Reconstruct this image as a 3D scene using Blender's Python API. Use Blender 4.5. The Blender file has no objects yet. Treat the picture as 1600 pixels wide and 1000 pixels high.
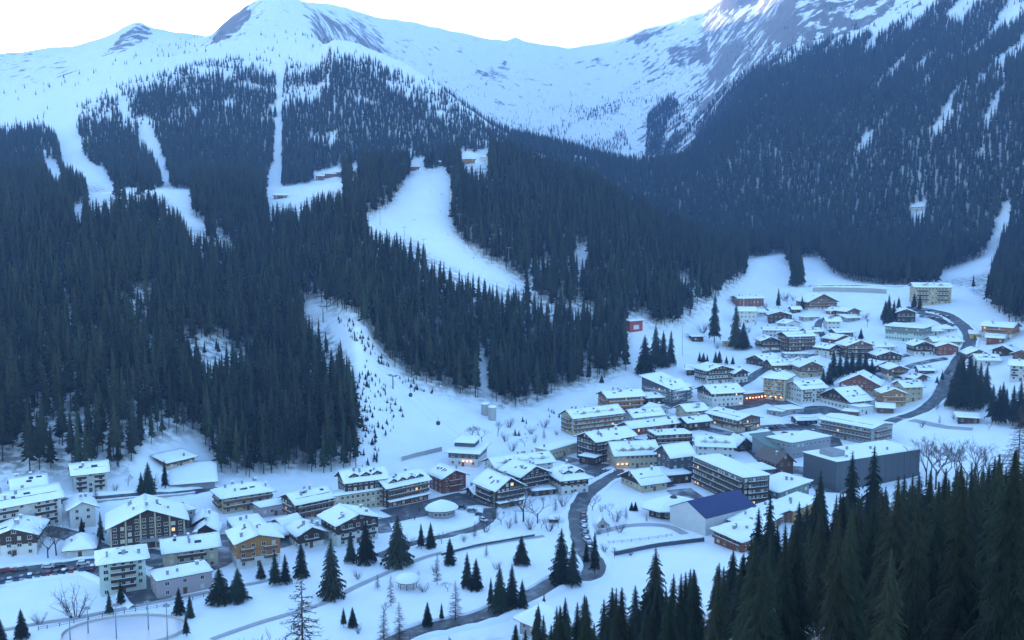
import bpy, math, random
import numpy as np

rng = np.random.default_rng(7)
random.seed(11)
R = math.radians

# ------------------------------------------------------------------ camera, sky, sun, exposure
S = 0.78                     # metres per planning unit
F = 1470.0                   # focal length in photo pixels (1600 wide)
CAMZ = 150.0 * S
PITCH = math.atan(140.0 / F)  # horizon at photo row 360
scene = bpy.context.scene
cam_d = bpy.data.cameras.new('camera')
cam = bpy.data.objects.new('camera', cam_d)
scene.collection.objects.link(cam)
cam.location = (0, 0, CAMZ)
cam.rotation_euler = (math.pi / 2 - PITCH, 0, 0)
cam_d.sensor_width = 36.0
cam_d.lens = 36.0 * F / 1600.0
cam_d.clip_start = 0.5
cam_d.clip_end = 40000
scene.camera = cam

SUN_AZ = R(-30.0)     # clockwise from +Y (the view direction)
SUN_EL = R(6.0)
world = bpy.data.worlds.new('World')
scene.world = world
world.use_nodes = True
wn = world.node_tree
for n in list(wn.nodes):
    wn.nodes.remove(n)
wo = wn.nodes.new('ShaderNodeOutputWorld')
bg = wn.nodes.new('ShaderNodeBackground')
sky = wn.nodes.new('ShaderNodeTexSky')
sky.sky_type = 'NISHITA'
sky.sun_disc = False
sky.sun_elevation = SUN_EL
sky.sun_rotation = SUN_AZ
sky.altitude = 1500
sky.air_density = 1.0
sky.dust_density = 1.2
sky.ozone_density = 2.0
bg.inputs['Strength'].default_value = 0.15
wn.links.new(sky.outputs[0], bg.inputs[0])
wn.links.new(bg.outputs[0], wo.inputs[0])

sun_d = bpy.data.lights.new('sun', 'SUN')
sun_d.energy = 2.0
sun_d.angle = R(0.53)
sun_d.color = (1.0, 0.86, 0.7)
sun = bpy.data.objects.new('sun', sun_d)
scene.collection.objects.link(sun)
sun.rotation_euler = (math.pi / 2 - SUN_EL, 0, math.pi - SUN_AZ)

vs = scene.view_settings
scene.display_settings.display_device = 'sRGB'
vs.view_transform = 'Standard'
vs.look = 'None'
vs.exposure = 3.1
vs.gamma = 1.0
vs.use_curve_mapping = False

# ------------------------------------------------------------------ helpers
COL = scene.collection

def raydir(px, py):
    u = (np.asarray(px, float) - 800) / F
    v = (500 - np.asarray(py, float)) / F
    c, s = math.cos(PITCH), math.sin(PITCH)
    return u, c + v * s, -s + v * c           # x, y, z

def at_r(px, py, r):
    x, y, z = raydir(px, py)
    h = np.hypot(x, y)
    k = r / h
    return x * k, y * k, CAMZ + z * k

def project(x, y, z):
    dz = z - CAMZ
    c, s = math.cos(PITCH), math.sin(PITCH)
    fwd = y * c - dz * s
    up = y * s + dz * c
    return 800 + F * x / fwd, 500 - F * up / fwd

def _hash(ix, iy, seed):
    n = (ix.astype(np.int64) * 374761393 + iy.astype(np.int64) * 668265263 + seed * 1274126177) & 0xffffffff
    n = ((n ^ (n >> 13)) * 1274126177) & 0xffffffff
    n = (n ^ (n >> 16)) & 0xffffffff
    return n / 4294967295.0

def vnoise(x, y, seed=0):
    ix, iy = np.floor(x), np.floor(y)
    fx, fy = x - ix, y - iy
    fx = fx * fx * (3 - 2 * fx); fy = fy * fy * (3 - 2 * fy)
    a = _hash(ix, iy, seed); b = _hash(ix + 1, iy, seed)
    c = _hash(ix, iy + 1, seed); d = _hash(ix + 1, iy + 1, seed)
    return (a * (1 - fx) + b * fx) * (1 - fy) + (c * (1 - fx) + d * fx) * fy

def fbm(x, y, octv=4, seed=0):
    t = 0; a = 1.0; n = 0
    for k in range(octv):
        t = t + a * (vnoise(x, y, seed + k) - 0.5); n += a
        x = x * 2.03 + 17.1; y = y * 2.03 + 5.3; a *= 0.5
    return t / n * 2

def ridged(x, y, octv=4, seed=0):
    t = 0; a = 1.0; n = 0
    for k in range(octv):
        t = t + a * (1 - abs(2 * vnoise(x, y, seed + k) - 1)); n += a
        x = x * 2.1 + 7.7; y = y * 2.1 + 3.1; a *= 0.5
    return t / n

def inpoly(px, py, poly):
    px = np.asarray(px); py = np.asarray(py)
    res = np.zeros(px.shape, bool)
    n = len(poly)
    for i in range(n):
        x0, y0 = poly[i]; x1, y1 = poly[(i + 1) % n]
        if y0 == y1:
            continue
        c = ((y0 > py) != (y1 > py)) & (px < (x1 - x0) * (py - y0) / (y1 - y0) + x0)
        res ^= c
    return res

def put(o, label=None, cat=None, group=None, kind=None):
    if label: o['label'] = label
    if cat: o['category'] = cat
    if group: o['group'] = group
    if kind: o['kind'] = kind
    return o

class MB:
    """collects faces for one mesh"""
    def __init__(self):
        self.v = []; self.f = []; self.m = []
    def quad(self, a, b, c, d, m=0):
        i = len(self.v); self.v += [a, b, c, d]; self.f.append((i, i+1, i+2, i+3)); self.m.append(m)
    def tri(self, a, b, c, m=0):
        i = len(self.v); self.v += [a, b, c]; self.f.append((i, i+1, i+2)); self.m.append(m)
    def box(self, x0, x1, y0, y1, z0, z1, m=0):
        i = len(self.v)
        self.v += [(x0,y0,z0),(x1,y0,z0),(x1,y1,z0),(x0,y1,z0),(x0,y0,z1),(x1,y0,z1),(x1,y1,z1),(x0,y1,z1)]
        for q in ((0,3,2,1),(4,5,6,7),(0,1,5,4),(1,2,6,5),(2,3,7,6),(3,0,4,7)):
            self.f.append(tuple(i+k for k in q)); self.m.append(m)
    def prism(self, poly, ax, a0, a1, m=0):
        """poly: (s,z) outline; ax 'x': s is y, extruded in x; ax 'y': s is x, extruded in y"""
        n = len(poly); i = len(self.v)
        for a in (a0, a1):
            for (s, z) in poly:
                self.v.append((a, s, z) if ax == 'x' else (s, a, z))
        self.f.append(tuple(range(i, i+n))); self.m.append(m)
        self.f.append(tuple(range(i+2*n-1, i+n-1, -1))); self.m.append(m)
        for k in range(n):
            k2 = (k+1) % n
            self.f.append((i+k, i+k2, i+n+k2, i+n+k)); self.m.append(m)
    def tube(self, p, q, r0, r1, n=5, m=0, cap=False):
        p = np.array(p, float); q = np.array(q, float)
        d = q - p; L = np.linalg.norm(d)
        if L < 1e-6: return
        d /= L
        a = np.cross(d, (0, 0, 1.0))
        if np.linalg.norm(a) < 1e-3: a = np.array((1.0, 0, 0))
        a /= np.linalg.norm(a); b = np.cross(d, a)
        i = len(self.v)
        for c, r in ((p, r0), (q, r1)):
            for k in range(n):
                t = 2*math.pi*k/n
                self.v.append(tuple(c + r*(math.cos(t)*a + math.sin(t)*b)))
        for k in range(n):
            k2 = (k+1) % n
            self.f.append((i+k, i+k2, i+n+k2, i+n+k)); self.m.append(m)
        if cap:
            self.f.append(tuple(range(i+n, i+2*n))); self.m.append(m)
    def lathe(self, prof, n=16, m=0, sx=1, sy=1):
        """prof: (radius, z) from bottom to top"""
        i = len(self.v)
        for (r, z) in prof:
            for k in range(n):
                t = 2*math.pi*k/n
                self.v.append((r*math.cos(t)*sx, r*math.sin(t)*sy, z))
        for j in range(len(prof)-1):
            for k in range(n):
                k2 = (k+1) % n
                self.f.append((i+j*n+k, i+j*n+k2, i+(j+1)*n+k2, i+(j+1)*n+k)); self.m.append(m)
        self.f.append(tuple(i+(len(prof)-1)*n+k for k in range(n))); self.m.append(m)
    def slab(self, p00, p10, p11, p01, t0, t1, nu=1, nv=1, amp=0.0, seed=0, m=0, edge=0.0):
        """solid plate over a quad: bottom at +t0, top at +t1 (vertical), uneven top"""
        i = len(self.v)
        P = [np.array(p, float) for p in (p00, p10, p11, p01)]
        top = []; bot = []
        for jv in range(nv+1):
            for ju in range(nu+1):
                u, w = ju/nu, jv/nv
                c = P[0]*(1-u)*(1-w) + P[1]*u*(1-w) + P[2]*u*w + P[3]*(1-u)*w
                e = 1.0 if (ju in (0, nu) or jv in (0, nv)) else 0.0
                r = random.uniform(-1, 1)
                tt = t1 + amp*r - edge*e
                c2 = c.copy()
                if amp and e:
                    c2[0] += random.uniform(-.12, .12); c2[1] += random.uniform(-.12, .12)
                top.append((c2[0], c2[1], c2[2] + max(tt, t0 + .05))); bot.append((c2[0], c2[1], c[2] + t0))
        N = (nu+1)*(nv+1)
        self.v += top + bot
        idx = lambda ju, jv: i + jv*(nu+1) + ju
        for jv in range(nv):
            for ju in range(nu):
                self.f.append((idx(ju,jv), idx(ju+1,jv), idx(ju+1,jv+1), idx(ju,jv+1))); self.m.append(m)
        ring = [(k,0) for k in range(nu)] + [(nu,k) for k in range(nv)] + [(k,nv) for k in range(nu,0,-1)] + [(0,k) for k in range(nv,0,-1)]
        for a in range(len(ring)):
            A = idx(*ring[a]); B = idx(*ring[(a+1) % len(ring)])
            self.f.append((A, A+N, B+N, B)); self.m.append(m)
        c = [idx(0,0)+N, idx(0,nv)+N, idx(nu,nv)+N, idx(nu,0)+N]
        self.f.append(tuple(c)); self.m.append(m)
    def mesh(self, name, mats, smooth=False):
        me = bpy.data.meshes.new(name)
        me.from_pydata([tuple(map(float, p)) for p in self.v], [], self.f)
        if not isinstance(mats, (list, tuple)): mats = [mats]
        for mm in mats: me.materials.append(mm)
        if len(mats) > 1: me.polygons.foreach_set('material_index', self.m)
        if smooth: me.polygons.foreach_set('use_smooth', [True]*len(self.f))
        me.update()
        return me
    def build(self, name, mats, parent=None, smooth=False):
        o = bpy.data.objects.new(name, self.mesh(name, mats, smooth))
        COL.objects.link(o)
        if parent is not None: o.parent = parent
        return o

def link(name, me, parent=None, loc=(0,0,0), rot=(0,0,0), scl=(1,1,1)):
    o = bpy.data.objects.new(name, me); COL.objects.link(o)
    o.location = loc; o.rotation_euler = rot; o.scale = scl
    if parent is not None: o.parent = parent
    return o

def empty(name, loc, rz=0.0):
    o = bpy.data.objects.new(name, None); COL.objects.link(o)
    o.location = loc; o.rotation_euler = (0, 0, rz); o.empty_display_size = 1
    return o

# ------------------------------------------------------------------ materials
def mat(name, col, rough=0.8, var=0.15, scale=3.0, spec=0.3, bump=0.0, emit=None, estr=0.0, rnd=0.0, coord='Object'):
    m = bpy.data.materials.new(name); m.use_nodes = True
    nt = m.node_tree; b = nt.nodes['Principled BSDF']
    b.inputs['Roughness'].default_value = rough
    b.inputs['Specular IOR Level'].default_value = spec
    tc = nt.nodes.new('ShaderNodeTexCoord')
    nz = nt.nodes.new('ShaderNodeTexNoise'); nz.inputs['Scale'].default_value = scale; nz.inputs['Detail'].default_value = 4
    nt.links.new(tc.outputs[coord], nz.inputs['Vector'])
    mx = nt.nodes.new('ShaderNodeMix'); mx.data_type = 'RGBA'
    mx.inputs[6].default_value = tuple(c*(1-var) for c in col) + (1,)
    mx.inputs[7].default_value = tuple(min(1, c*(1+var)) for c in col) + (1,)
    nt.links.new(nz.outputs['Fac'], mx.inputs[0])
    out = mx.outputs[2]
    if rnd:
        oi = nt.nodes.new('ShaderNodeObjectInfo')
        hs = nt.nodes.new('ShaderNodeHueSaturation')
        mr = nt.nodes.new('ShaderNodeMapRange'); mr.inputs[3].default_value = 1-rnd; mr.inputs[4].default_value = 1+rnd
        nt.links.new(oi.outputs['Random'], mr.inputs[0]); nt.links.new(mr.outputs[0], hs.inputs['Value'])
        m7 = nt.nodes.new('ShaderNodeMath'); m7.operation = 'MULTIPLY'; m7.inputs[1].default_value = 7.31
        fr = nt.nodes.new('ShaderNodeMath'); fr.operation = 'FRACT'
        mh = nt.nodes.new('ShaderNodeMapRange'); mh.inputs[3].default_value = .5-rnd*.14; mh.inputs[4].default_value = .5+rnd*.05
        nt.links.new(oi.outputs['Random'], m7.inputs[0]); nt.links.new(m7.outputs[0], fr.inputs[0]); nt.links.new(fr.outputs[0], mh.inputs[0]); nt.links.new(mh.outputs[0], hs.inputs['Hue'])
        nt.links.new(out, hs.inputs['Color']); out = hs.outputs[0]
    nt.links.new(out, b.inputs['Base Color'])
    if bump:
        bp = nt.nodes.new('ShaderNodeBump'); bp.inputs['Strength'].default_value = bump; bp.inputs['Distance'].default_value = .3
        nt.links.new(nz.outputs['Fac'], bp.inputs['Height']); nt.links.new(bp.outputs[0], b.inputs['Normal'])
    if emit:
        b.inputs['Emission Color'].default_value = emit + (1,)
        b.inputs['Emission Strength'].default_value = estr
    return m

M = {}
M['snow'] = mat('snow', (.80, .81, .83), .75, .05, .25, bump=.3)
M['roof_snow'] = mat('roof_snow', (.82, .83, .85), .75, .05, .6, bump=.25)
M['white'] = mat('white_plaster', (.52, .51, .49), .9, .14, .6)
M['cream'] = mat('cream_plaster', (.42, .345, .235), .9, .1, .6)
M['ochre'] = mat('ochre_plaster', (.48, .34, .17), .9, .1, .6)
M['grey'] = mat('grey_plaster', (.26, .26, .27), .9, .12, .6)
M['mauve'] = mat('mauve_plaster', (.34, .28, .29), .9, .1, .6)
M['mint'] = mat('mint_plaster', (.42, .52, .46), .9, .1, .6)
M['darkgrey'] = mat('dark_grey_cladding', (.075, .08, .09), .8, .15, .8)
M['wood_dark'] = mat('dark_brown_timber', (.050, .030, .022), .85, .3, 2.0)
M['wood'] = mat('brown_timber', (.13, .068, .04), .85, .3, 2.0)
M['wood_red'] = mat('red_brown_timber', (.19, .06, .035), .85, .3, 2.0)
M['wood_orange'] = mat('orange_timber', (.32, .15, .055), .85, .25, 2.0)
M['red'] = mat('red_paint', (.30, .05, .05), .6, .15, 2.0)
M['yellow'] = mat('yellow_paint', (.6, .38, .05), .6, .1, 2.0)
M['roof'] = mat('roof_sheet', (.07, .065, .06), .7, .2, 1.0)
M['roof_blue'] = mat('dark_blue_roof_sheet', (.022, .03, .10), .55, .15, .5)
M['roof_green'] = mat('green_grey_roof_sheet', (.13, .17, .15), .6, .15, .5)
M['roof_brown'] = mat('brown_roof_tiles', (.13, .10, .085), .8, .2, 1.5)
M['frame'] = mat('window_frame', (.5, .46, .40), .7, .1, 3)
M['glass'] = mat('window_glass', (.02, .024, .03), .12, .2, 2, spec=.6)
M['lit'] = mat('lit_window', (.5, .35, .15), .6, .2, 2, emit=(1.0, .55, .2), estr=.16)
M['lamp'] = mat('shop_lamp', (.6, .3, .1), .6, .1, 2, emit=(1.0, .42, .12), estr=.9)
M['asphalt'] = mat('wet_asphalt', (.075, .078, .085), .6, .35, .12)
M['path'] = mat('trodden_snow_path', (.36, .35, .36), .85, .25, .3)
M['concrete'] = mat('concrete', (.33, .32, .30), .85, .15, .5)
M['bark'] = mat('bark', (.055, .042, .034), .9, .3, 1.0, coord='Object')
M['needles'] = mat('spruce_needles', (.019, .028, .0155), .9, .45, 1.2, spec=.15, rnd=.6)
M['larch'] = mat('larch_twigs', (.095, .062, .035), .9, .3, 1.0, spec=.1, rnd=.2)
M['twigs'] = mat('bare_twigs', (.10, .082, .075), .9, .25, 1.0, spec=.1, rnd=.15)
M['steel'] = mat('galvanised_steel', (.24, .25, .27), .5, .1, 1.0)
M['tyre'] = mat('tyre_rubber', (.02, .02, .02), .8, .1, 2)
M['ice'] = mat('rink_ice', (.52, .50, .53), .3, .1, .2)
M['net'] = mat('orange_net', (.5, .16, .12), .8, .1, 2)

def slush(name, dark, light, scale, lo, hi):
    m = bpy.data.materials.new(name); m.use_nodes = True
    nt = m.node_tree; b = nt.nodes['Principled BSDF']; b.inputs['Roughness'].default_value = .65
    geo = nt.nodes.new('ShaderNodeNewGeometry')
    nz = nt.nodes.new('ShaderNodeTexNoise'); nz.inputs['Scale'].default_value = scale; nz.inputs['Detail'].default_value = 7; nz.inputs['Roughness'].default_value = .65
    nt.links.new(geo.outputs['Position'], nz.inputs['Vector'])
    mr = nt.nodes.new('ShaderNodeMapRange'); mr.inputs[1].default_value = lo; mr.inputs[2].default_value = hi
    nt.links.new(nz.outputs['Fac'], mr.inputs[0])
    mx = nt.nodes.new('ShaderNodeMix'); mx.data_type = 'RGBA'; mx.inputs[6].default_value = dark+(1,); mx.inputs[7].default_value = light+(1,)
    nt.links.new(mr.outputs[0], mx.inputs[0]); nt.links.new(mx.outputs[2], b.inputs['Base Color'])
    return m
M['asphalt'] = slush('wet_slushy_asphalt', (.055, .057, .063), (.34, .34, .36), .22, .50, .85)
M['yard'] = slush('trampled_snow_and_asphalt', (.065, .066, .072), (.5, .5, .52), .16, .46, .74)

def ground_material():
    m = bpy.data.materials.new('snow_ground'); m.use_nodes = True
    nt = m.node_tree; b = nt.nodes['Principled BSDF']; N = nt.nodes.new; Lk = nt.links.new
    b.inputs['Roughness'].default_value = .8; b.inputs['Specular IOR Level'].default_value = .2
    at = N('ShaderNodeAttribute'); at.attribute_name = 'rock'
    geo = N('ShaderNodeNewGeometry')
    # rock crags: fractal noise against the painted rock density of the terrain
    mp = N('ShaderNodeMapping'); mp.inputs['Scale'].default_value = (1, 1, .45)
    Lk(geo.outputs['Position'], mp.inputs['Vector'])
    n1 = N('ShaderNodeTexNoise'); n1.inputs['Scale'].default_value = .030; n1.inputs['Detail'].default_value = 10; n1.inputs['Roughness'].default_value = .72
    Lk(mp.outputs[0], n1.inputs['Vector'])
    thr = N('ShaderNodeMath'); thr.operation = 'SUBTRACT'
    a2 = N('ShaderNodeMath'); a2.operation = 'ADD'
    Lk(n1.outputs['Fac'], a2.inputs[0]); Lk(at.outputs['Fac'], a2.inputs[1])
    Lk(a2.outputs[0], thr.inputs[0]); thr.inputs[1].default_value = 1.0
    mr = N('ShaderNodeMapRange'); mr.inputs[1].default_value = 0.0; mr.inputs[2].default_value = .035
    Lk(thr.outputs[0], mr.inputs[0])
    # snow colour with slight dirt
    n2 = N('ShaderNodeTexNoise'); n2.inputs['Scale'].default_value = .09; n2.inputs['Detail'].default_value = 5
    Lk(geo.outputs['Position'], n2.inputs['Vector'])
    sc = N('ShaderNodeMix'); sc.data_type = 'RGBA'
    sc.inputs[6].default_value = (.72, .725, .74, 1); sc.inputs[7].default_value = (.86, .865, .88, 1)
    Lk(n2.outputs['Fac'], sc.inputs[0])
    rk = N('ShaderNodeMix'); rk.data_type = 'RGBA'
    rk.inputs[6].default_value = (.10, .095, .10, 1); rk.inputs[7].default_value = (.24, .22, .22, 1)
    n3 = N('ShaderNodeTexNoise'); n3.inputs['Scale'].default_value = .12; n3.inputs['Detail'].default_value = 4
    Lk(geo.outputs['Position'], n3.inputs['Vector']); Lk(n3.outputs['Fac'], rk.inputs[0])
    # forest floor: needle litter shows through the snow under dense wood
    af = N('ShaderNodeAttribute'); af.attribute_name = 'litter'
    n4 = N('ShaderNodeTexNoise'); n4.inputs['Scale'].default_value = .22; n4.inputs['Detail'].default_value = 4
    Lk(geo.outputs['Position'], n4.inputs['Vector'])
    lm = N('ShaderNodeMath'); lm.operation = 'MULTIPLY'
    lr = N('ShaderNodeMapRange'); lr.inputs[1].default_value = .42; lr.inputs[2].default_value = .6
    Lk(n4.outputs['Fac'], lr.inputs[0]); Lk(lr.outputs[0], lm.inputs[0]); Lk(af.outputs['Fac'], lm.inputs[1])
    fl = N('ShaderNodeMix'); fl.data_type = 'RGBA'; fl.inputs[7].default_value = (.10, .085, .07, 1)
    Lk(lm.outputs[0], fl.inputs[0]); Lk(sc.outputs[2], fl.inputs[6])
    fin = N('ShaderNodeMix'); fin.data_type = 'RGBA'
    Lk(mr.outputs[0], fin.inputs[0]); Lk(fl.outputs[2], fin.inputs[6]); Lk(rk.outputs[2], fin.inputs[7])
    Lk(fin.outputs[2], b.inputs['Base Color'])
    nb = N('ShaderNodeTexNoise'); nb.inputs['Scale'].default_value = .35; nb.inputs['Detail'].default_value = 6
    Lk(geo.outputs['Position'], nb.inputs['Vector'])
    bp = N('ShaderNodeBump'); bp.inputs['Strength'].default_value = .35; bp.inputs['Distance'].default_value = .6
    Lk(nb.outputs['Fac'], bp.inputs['Height']); Lk(bp.outputs[0], b.inputs['Normal'])
    return m
M['ground'] = ground_material()

# ------------------------------------------------------------------ terrain (polar height field around the valley's east slope)
# keylines: photo column -> ('p', row, distance) seen, or ('z', height, distance); planning units
def KL(*pts):
    return pts
near1 = KL((-900,'z',115,60),(800,'z',115,60),(1300,'z',118,60),(2600,'z',125,60))
near2 = KL((-900,'z',85,120),(700,'z',85,120),(1100,'z',90,120),(1300,'z',93,120),(2600,'z',100,120))
near3 = KL((-900,'z',45,200),(700,'z',45,200),(1000,'z',50,200),(1300,'z',76,200),(1600,'z',80,200),(2600,'z',80,200))
near4 = KL((-900,'z',12,280),(700,'z',12,280),(1000,'z',19,280),(1200,'z',42,285),(1400,'z',58,285),(1600,'z',62,290),(2600,'z',70,300))
near5 = KL((-900,'z',0,345),(700,'z',.5,345),(1000,'z',3,360),(1200,'z',9,385),(1400,'z',18,400),(1600,'z',22,420),(2600,'z',60,420))
mid0 = KL((-900,'z',0,400),(700,'z',1,420),(1000,'z',1,440),(1200,'z',2,470),(1400,'z',2,510),(1600,'z',4,540),(2600,'z',50,500))
mid1 = KL((-900,'z',1,430),(0,'z',1,440),(400,'z',2,480),(700,'z',2,560),(900,'z',2,600),(1050,'z',3,640),(1200,'z',4,680),(1400,'z',6,680),(1600,'z',8,650),(2600,'z',60,560))
mid2 = KL((-900,'z',5,475),(0,'z',5,480),(400,'z',4,530),(700,'z',4,610),(850,'z',5,670),(950,'z',6,700),(1050,'z',15,760),(1200,'z',30,860),(1400,'z',34,880),(1600,'z',28,790),(2600,'z',75,620))
foot = KL((-900,'z',20,520),(0,'z',12,510),(200,'z',10,520),(400,'z',8,570),(560,'z',6,575),(700,'z',6,641),(850,'z',8,720),(950,'z',15,763),(1050,'z',28,853),(1150,'z',52,1030),(1250,'z',85,1195),(1400,'z',84,1213),(1500,'z',88,1220),(1600,'z',60,950),(2000,'z',85,760),(2600,'z',110,680))
crest = KL((-900,'p',320,1300),(0,'p',310,1300),(180,'p',298,1300),(300,'p',300,1310),(430,'p',302,1350),(530,'p',284,1390),(660,'p',264,1400),(735,'p',256,1420),(800,'p',266,1420),(900,'p',292,1400),(1000,'p',342,1350),(1100,'p',396,1290),(1160,'p',412,1270),(1230,'p',400,1400),(1400,'p',425,1400),(1500,'p',420,1420),(1600,'p',430,1260),(2000,'p',390,1100),(2600,'p',330,1000))
dip = KL((-900,'z',220,1480),(0,'z',210,1490),(300,'z',212,1500),(430,'z',212,1530),(530,'z',222,1560),(660,'z',222,1580),(735,'z',232,1580),(800,'z',215,1600),(900,'z',180,1620),(1000,'z',140,1640),(1100,'z',120,1600),(1200,'z',125,1580),(1400,'z',128,1600),(1500,'z',135,1600),(1600,'z',125,1450),(2000,'z',200,1300),(2600,'z',280,1200))
back = KL((-900,'p',170,2300),(0,'p',172,2300),(100,'p',155,2300),(200,'p',120,2300),(300,'p',105,2350),(400,'p',95,2400),(500,'p',72,2450),(545,'p',74,2450),(640,'p',108,2400),(700,'p',150,2320),(760,'p',195,2260),(840,'p',225,2200),(920,'p',247,2150),(985,'p',266,2100),(1080,'p',262,2050),(1200,'p',190,2050),(1400,'p',180,2000),(1600,'p',160,1850),(2600,'p',60,1700))
behind = KL((-900,'p',140,2700),(0,'p',142,2700),(100,'p',120,2700),(200,'p',85,2750),(300,'p',84,2750),(400,'p',45,2800),(500,'p',45,2850),(545,'z',480,2850),(640,'z',455,2850),(700,'z',400,2800),(760,'z',340,2750),(840,'z',285,2700),(920,'z',262,2700),(985,'z',262,2650),(1080,'p',235,2650),(1200,'p',110,2600),(1400,'p',62,2500),(1600,'p',50,2300),(2600,'p',-60,2200))
far = KL((-900,'p',110,3300),(0,'p',108,3300),(200,'p',64,3300),(300,'p',66,3300),(330,'p',64,3250),(345,'p',47,3200),(385,'p',13,3200),(420,'p',-5,3200),(470,'p',8,3250),(500,'p',22,3350),(540,'p',44,3500),(600,'p',78,3800),(700,'p',118,3800),(840,'p',160,3800),(920,'p',175,3750),(1000,'p',165,3700),(1100,'p',120,3600),(1180,'p',60,3300),(1240,'p',0,3050),(1400,'p',-40,3000),(1600,'p',-60,2800),(2600,'p',-160,2700))
skyl = KL((-900,'p',80,4000),(0,'p',94,4000),(60,'p',91,4000),(110,'p',87,4000),(150,'p',72,3900),(185,'p',55,3850),(215,'p',38,3800),(238,'p',52,3900),(310,'p',66,4000),(330,'p',72,4000),(420,'p',40,4100),(480,'p',28,4500),(530,'p',33,4800),(640,'p',44,5000),(700,'p',56,5000),(760,'p',70,5000),(795,'p',71,4900),(805,'p',62,4900),(815,'p',71,4900),(890,'p',80,5000),(960,'p',66,4900),(1010,'p',52,4850),(1050,'p',41,4800),(1100,'p',28,4700),(1128,'p',6,4500),(1150,'p',-4,4450),(1190,'p',4,4400),(1240,'p',-25,4300),(1400,'p',-60,4300),(2600,'p',-120,4300))
LINES = [near1, near2, near3, near4, near5, mid0, mid1, mid2, foot, crest, dip, back, behind, far, skyl]

NA, NR = 640, 560
AZ = np.linspace(R(-47), R(47), NA)
R0, R1 = 3.0, 6800 * S
RR = np.exp(np.linspace(math.log(R0), math.log(R1), NR))

def line_eval(line):
    az = []; zz = []; rr = []
    for (px, kind, val, r) in line:
        r = r * S
        if kind == 'p':
            x, y, z = at_r(px, val, r)
        else:
            x, y, _ = at_r(px, 500, r); z = val * S
        az.append(math.atan2(x, y)); zz.append(float(z)); rr.append(r)
    return np.interp(AZ, az, zz), np.interp(AZ, az, rr)

def smooth_az(a, k):
    if k < 1: return a
    w = np.hanning(2*k+3)[1:-1]; w /= w.sum()
    return np.convolve(np.pad(a, k, mode='edge'), w, 'valid')

Zk = [np.full(NA, 148.2*S)]; Rk = [np.full(NA, R0*.5)]
for li, l in enumerate(LINES):
    z, r = line_eval(l)
    k = 2 if l in (skyl,) else (3 if l is far else 8)
    Zk.append(smooth_az(z, k)); Rk.append(smooth_az(r, k))
Zk.append(Zk[-1] - 330); Rk.append(np.full(NA, R1*1.02))
Zk = np.array(Zk); Rk = np.array(Rk)

def pchip(x, y, xq):
    h = np.diff(x); dl = np.diff(y)/h
    d = np.zeros_like(y)
    for i in range(1, len(x)-1):
        if dl[i-1]*dl[i] > 0:
            w1 = 2*h[i]+h[i-1]; w2 = h[i]+2*h[i-1]
            d[i] = (w1+w2)/(w1/dl[i-1]+w2/dl[i])
    d[0] = dl[0]; d[-1] = dl[-1]
    k = np.clip(np.searchsorted(x, xq)-1, 0, len(x)-2)
    t = (xq-x[k])/h[k]
    return ((1+2*t)*(1-t)**2*y[k] + t*(1-t)**2*h[k]*d[k] + t*t*(3-2*t)*y[k+1] + t*t*(t-1)*h[k]*d[k+1])

Z = np.zeros((NA, NR))
for i in range(NA):
    Z[i] = pchip(Rk[:, i], Zk[:, i], RR)
GX = np.sin(AZ)[:, None]*RR[None]; GY = np.cos(AZ)[:, None]*RR[None]
rf = Rk[9][:, None]                     # forest foot distance of each bearing
hill = np.clip((RR[None]-rf*1.03)/(220*S), 0, 1)
farw = np.clip((RR[None]-1700*S)/(900*S), 0, 1)
Z += hill*fbm(GX/90, GY/90, 4, 3)*7*S + hill*fbm(GX/28, GY/28, 3, 9)*1.6*S
crag = ridged(GX/330+3, GY/330, 5, 21)-.55
skyw = np.clip(1-abs(RR[None]-Rk[15][:, None])/(260*S), 0, 1)
Z += farw*(crag*34*S + fbm(GX/70, GY/70, 4, 31)*9*S)*(1-.55*skyw)
rgt = np.clip((AZ[:, None]-R(9))/R(5), 0, 1)*np.clip((RR[None]-1650*S)/(350*S), 0, 1)
Z += rgt*(ridged((.77*GX-.63*GY)/150, (.63*GX+.77*GY)/900, 3, 61)-.5)*26*S
Z += (1-hill)*np.clip((RR[None]-330*S)/(40*S), 0, 1)*(fbm(GX/35, GY/35, 3, 5)*.9+fbm(GX/9, GY/9, 2, 6)*.28)*S
Z += np.clip(1-RR[None]/(330*S), 0, 1)*np.clip(RR[None]/(30*S), 0, 1)*fbm(GX/25, GY/25, 3, 15)*2.5*S

def ground(x, y):
    x = np.asarray(x, float); y = np.asarray(y, float)
    a = (np.arctan2(x, y)-AZ[0])/(AZ[1]-AZ[0]); r = np.maximum(np.hypot(x, y), R0)
    q = np.log(r/R0)/math.log(R1/R0)*(NR-1)
    i = np.clip(np.floor(a).astype(int), 0, NA-2); j = np.clip(np.floor(q).astype(int), 0, NR-2)
    u = np.clip(a-i, 0, 1); v = np.clip((r-RR[j])/(RR[j+1]-RR[j]), 0, 1)
    return (Z[i,j]*(1-u)*(1-v)+Z[i+1,j]*u*(1-v)+Z[i,j+1]*(1-u)*v+Z[i+1,j+1]*u*v)

_RS = np.exp(np.linspace(math.log(70*S), math.log(5800*S), 6000))
def hit(px, py, rmin=0):
    """point of the terrain seen at a photo pixel"""
    x, y, z = raydir(px, py); h = math.hypot(x, y)
    rs = _RS[_RS > rmin] if rmin else _RS
    k = rs/h
    d = CAMZ+z*k-ground(x*k, y*k)
    w = np.nonzero(d <= 0)[0]
    j = w[0] if len(w) else len(rs)-1
    return np.array((x*k[j], y*k[j], float(ground(x*k[j], y*k[j]))))

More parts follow.
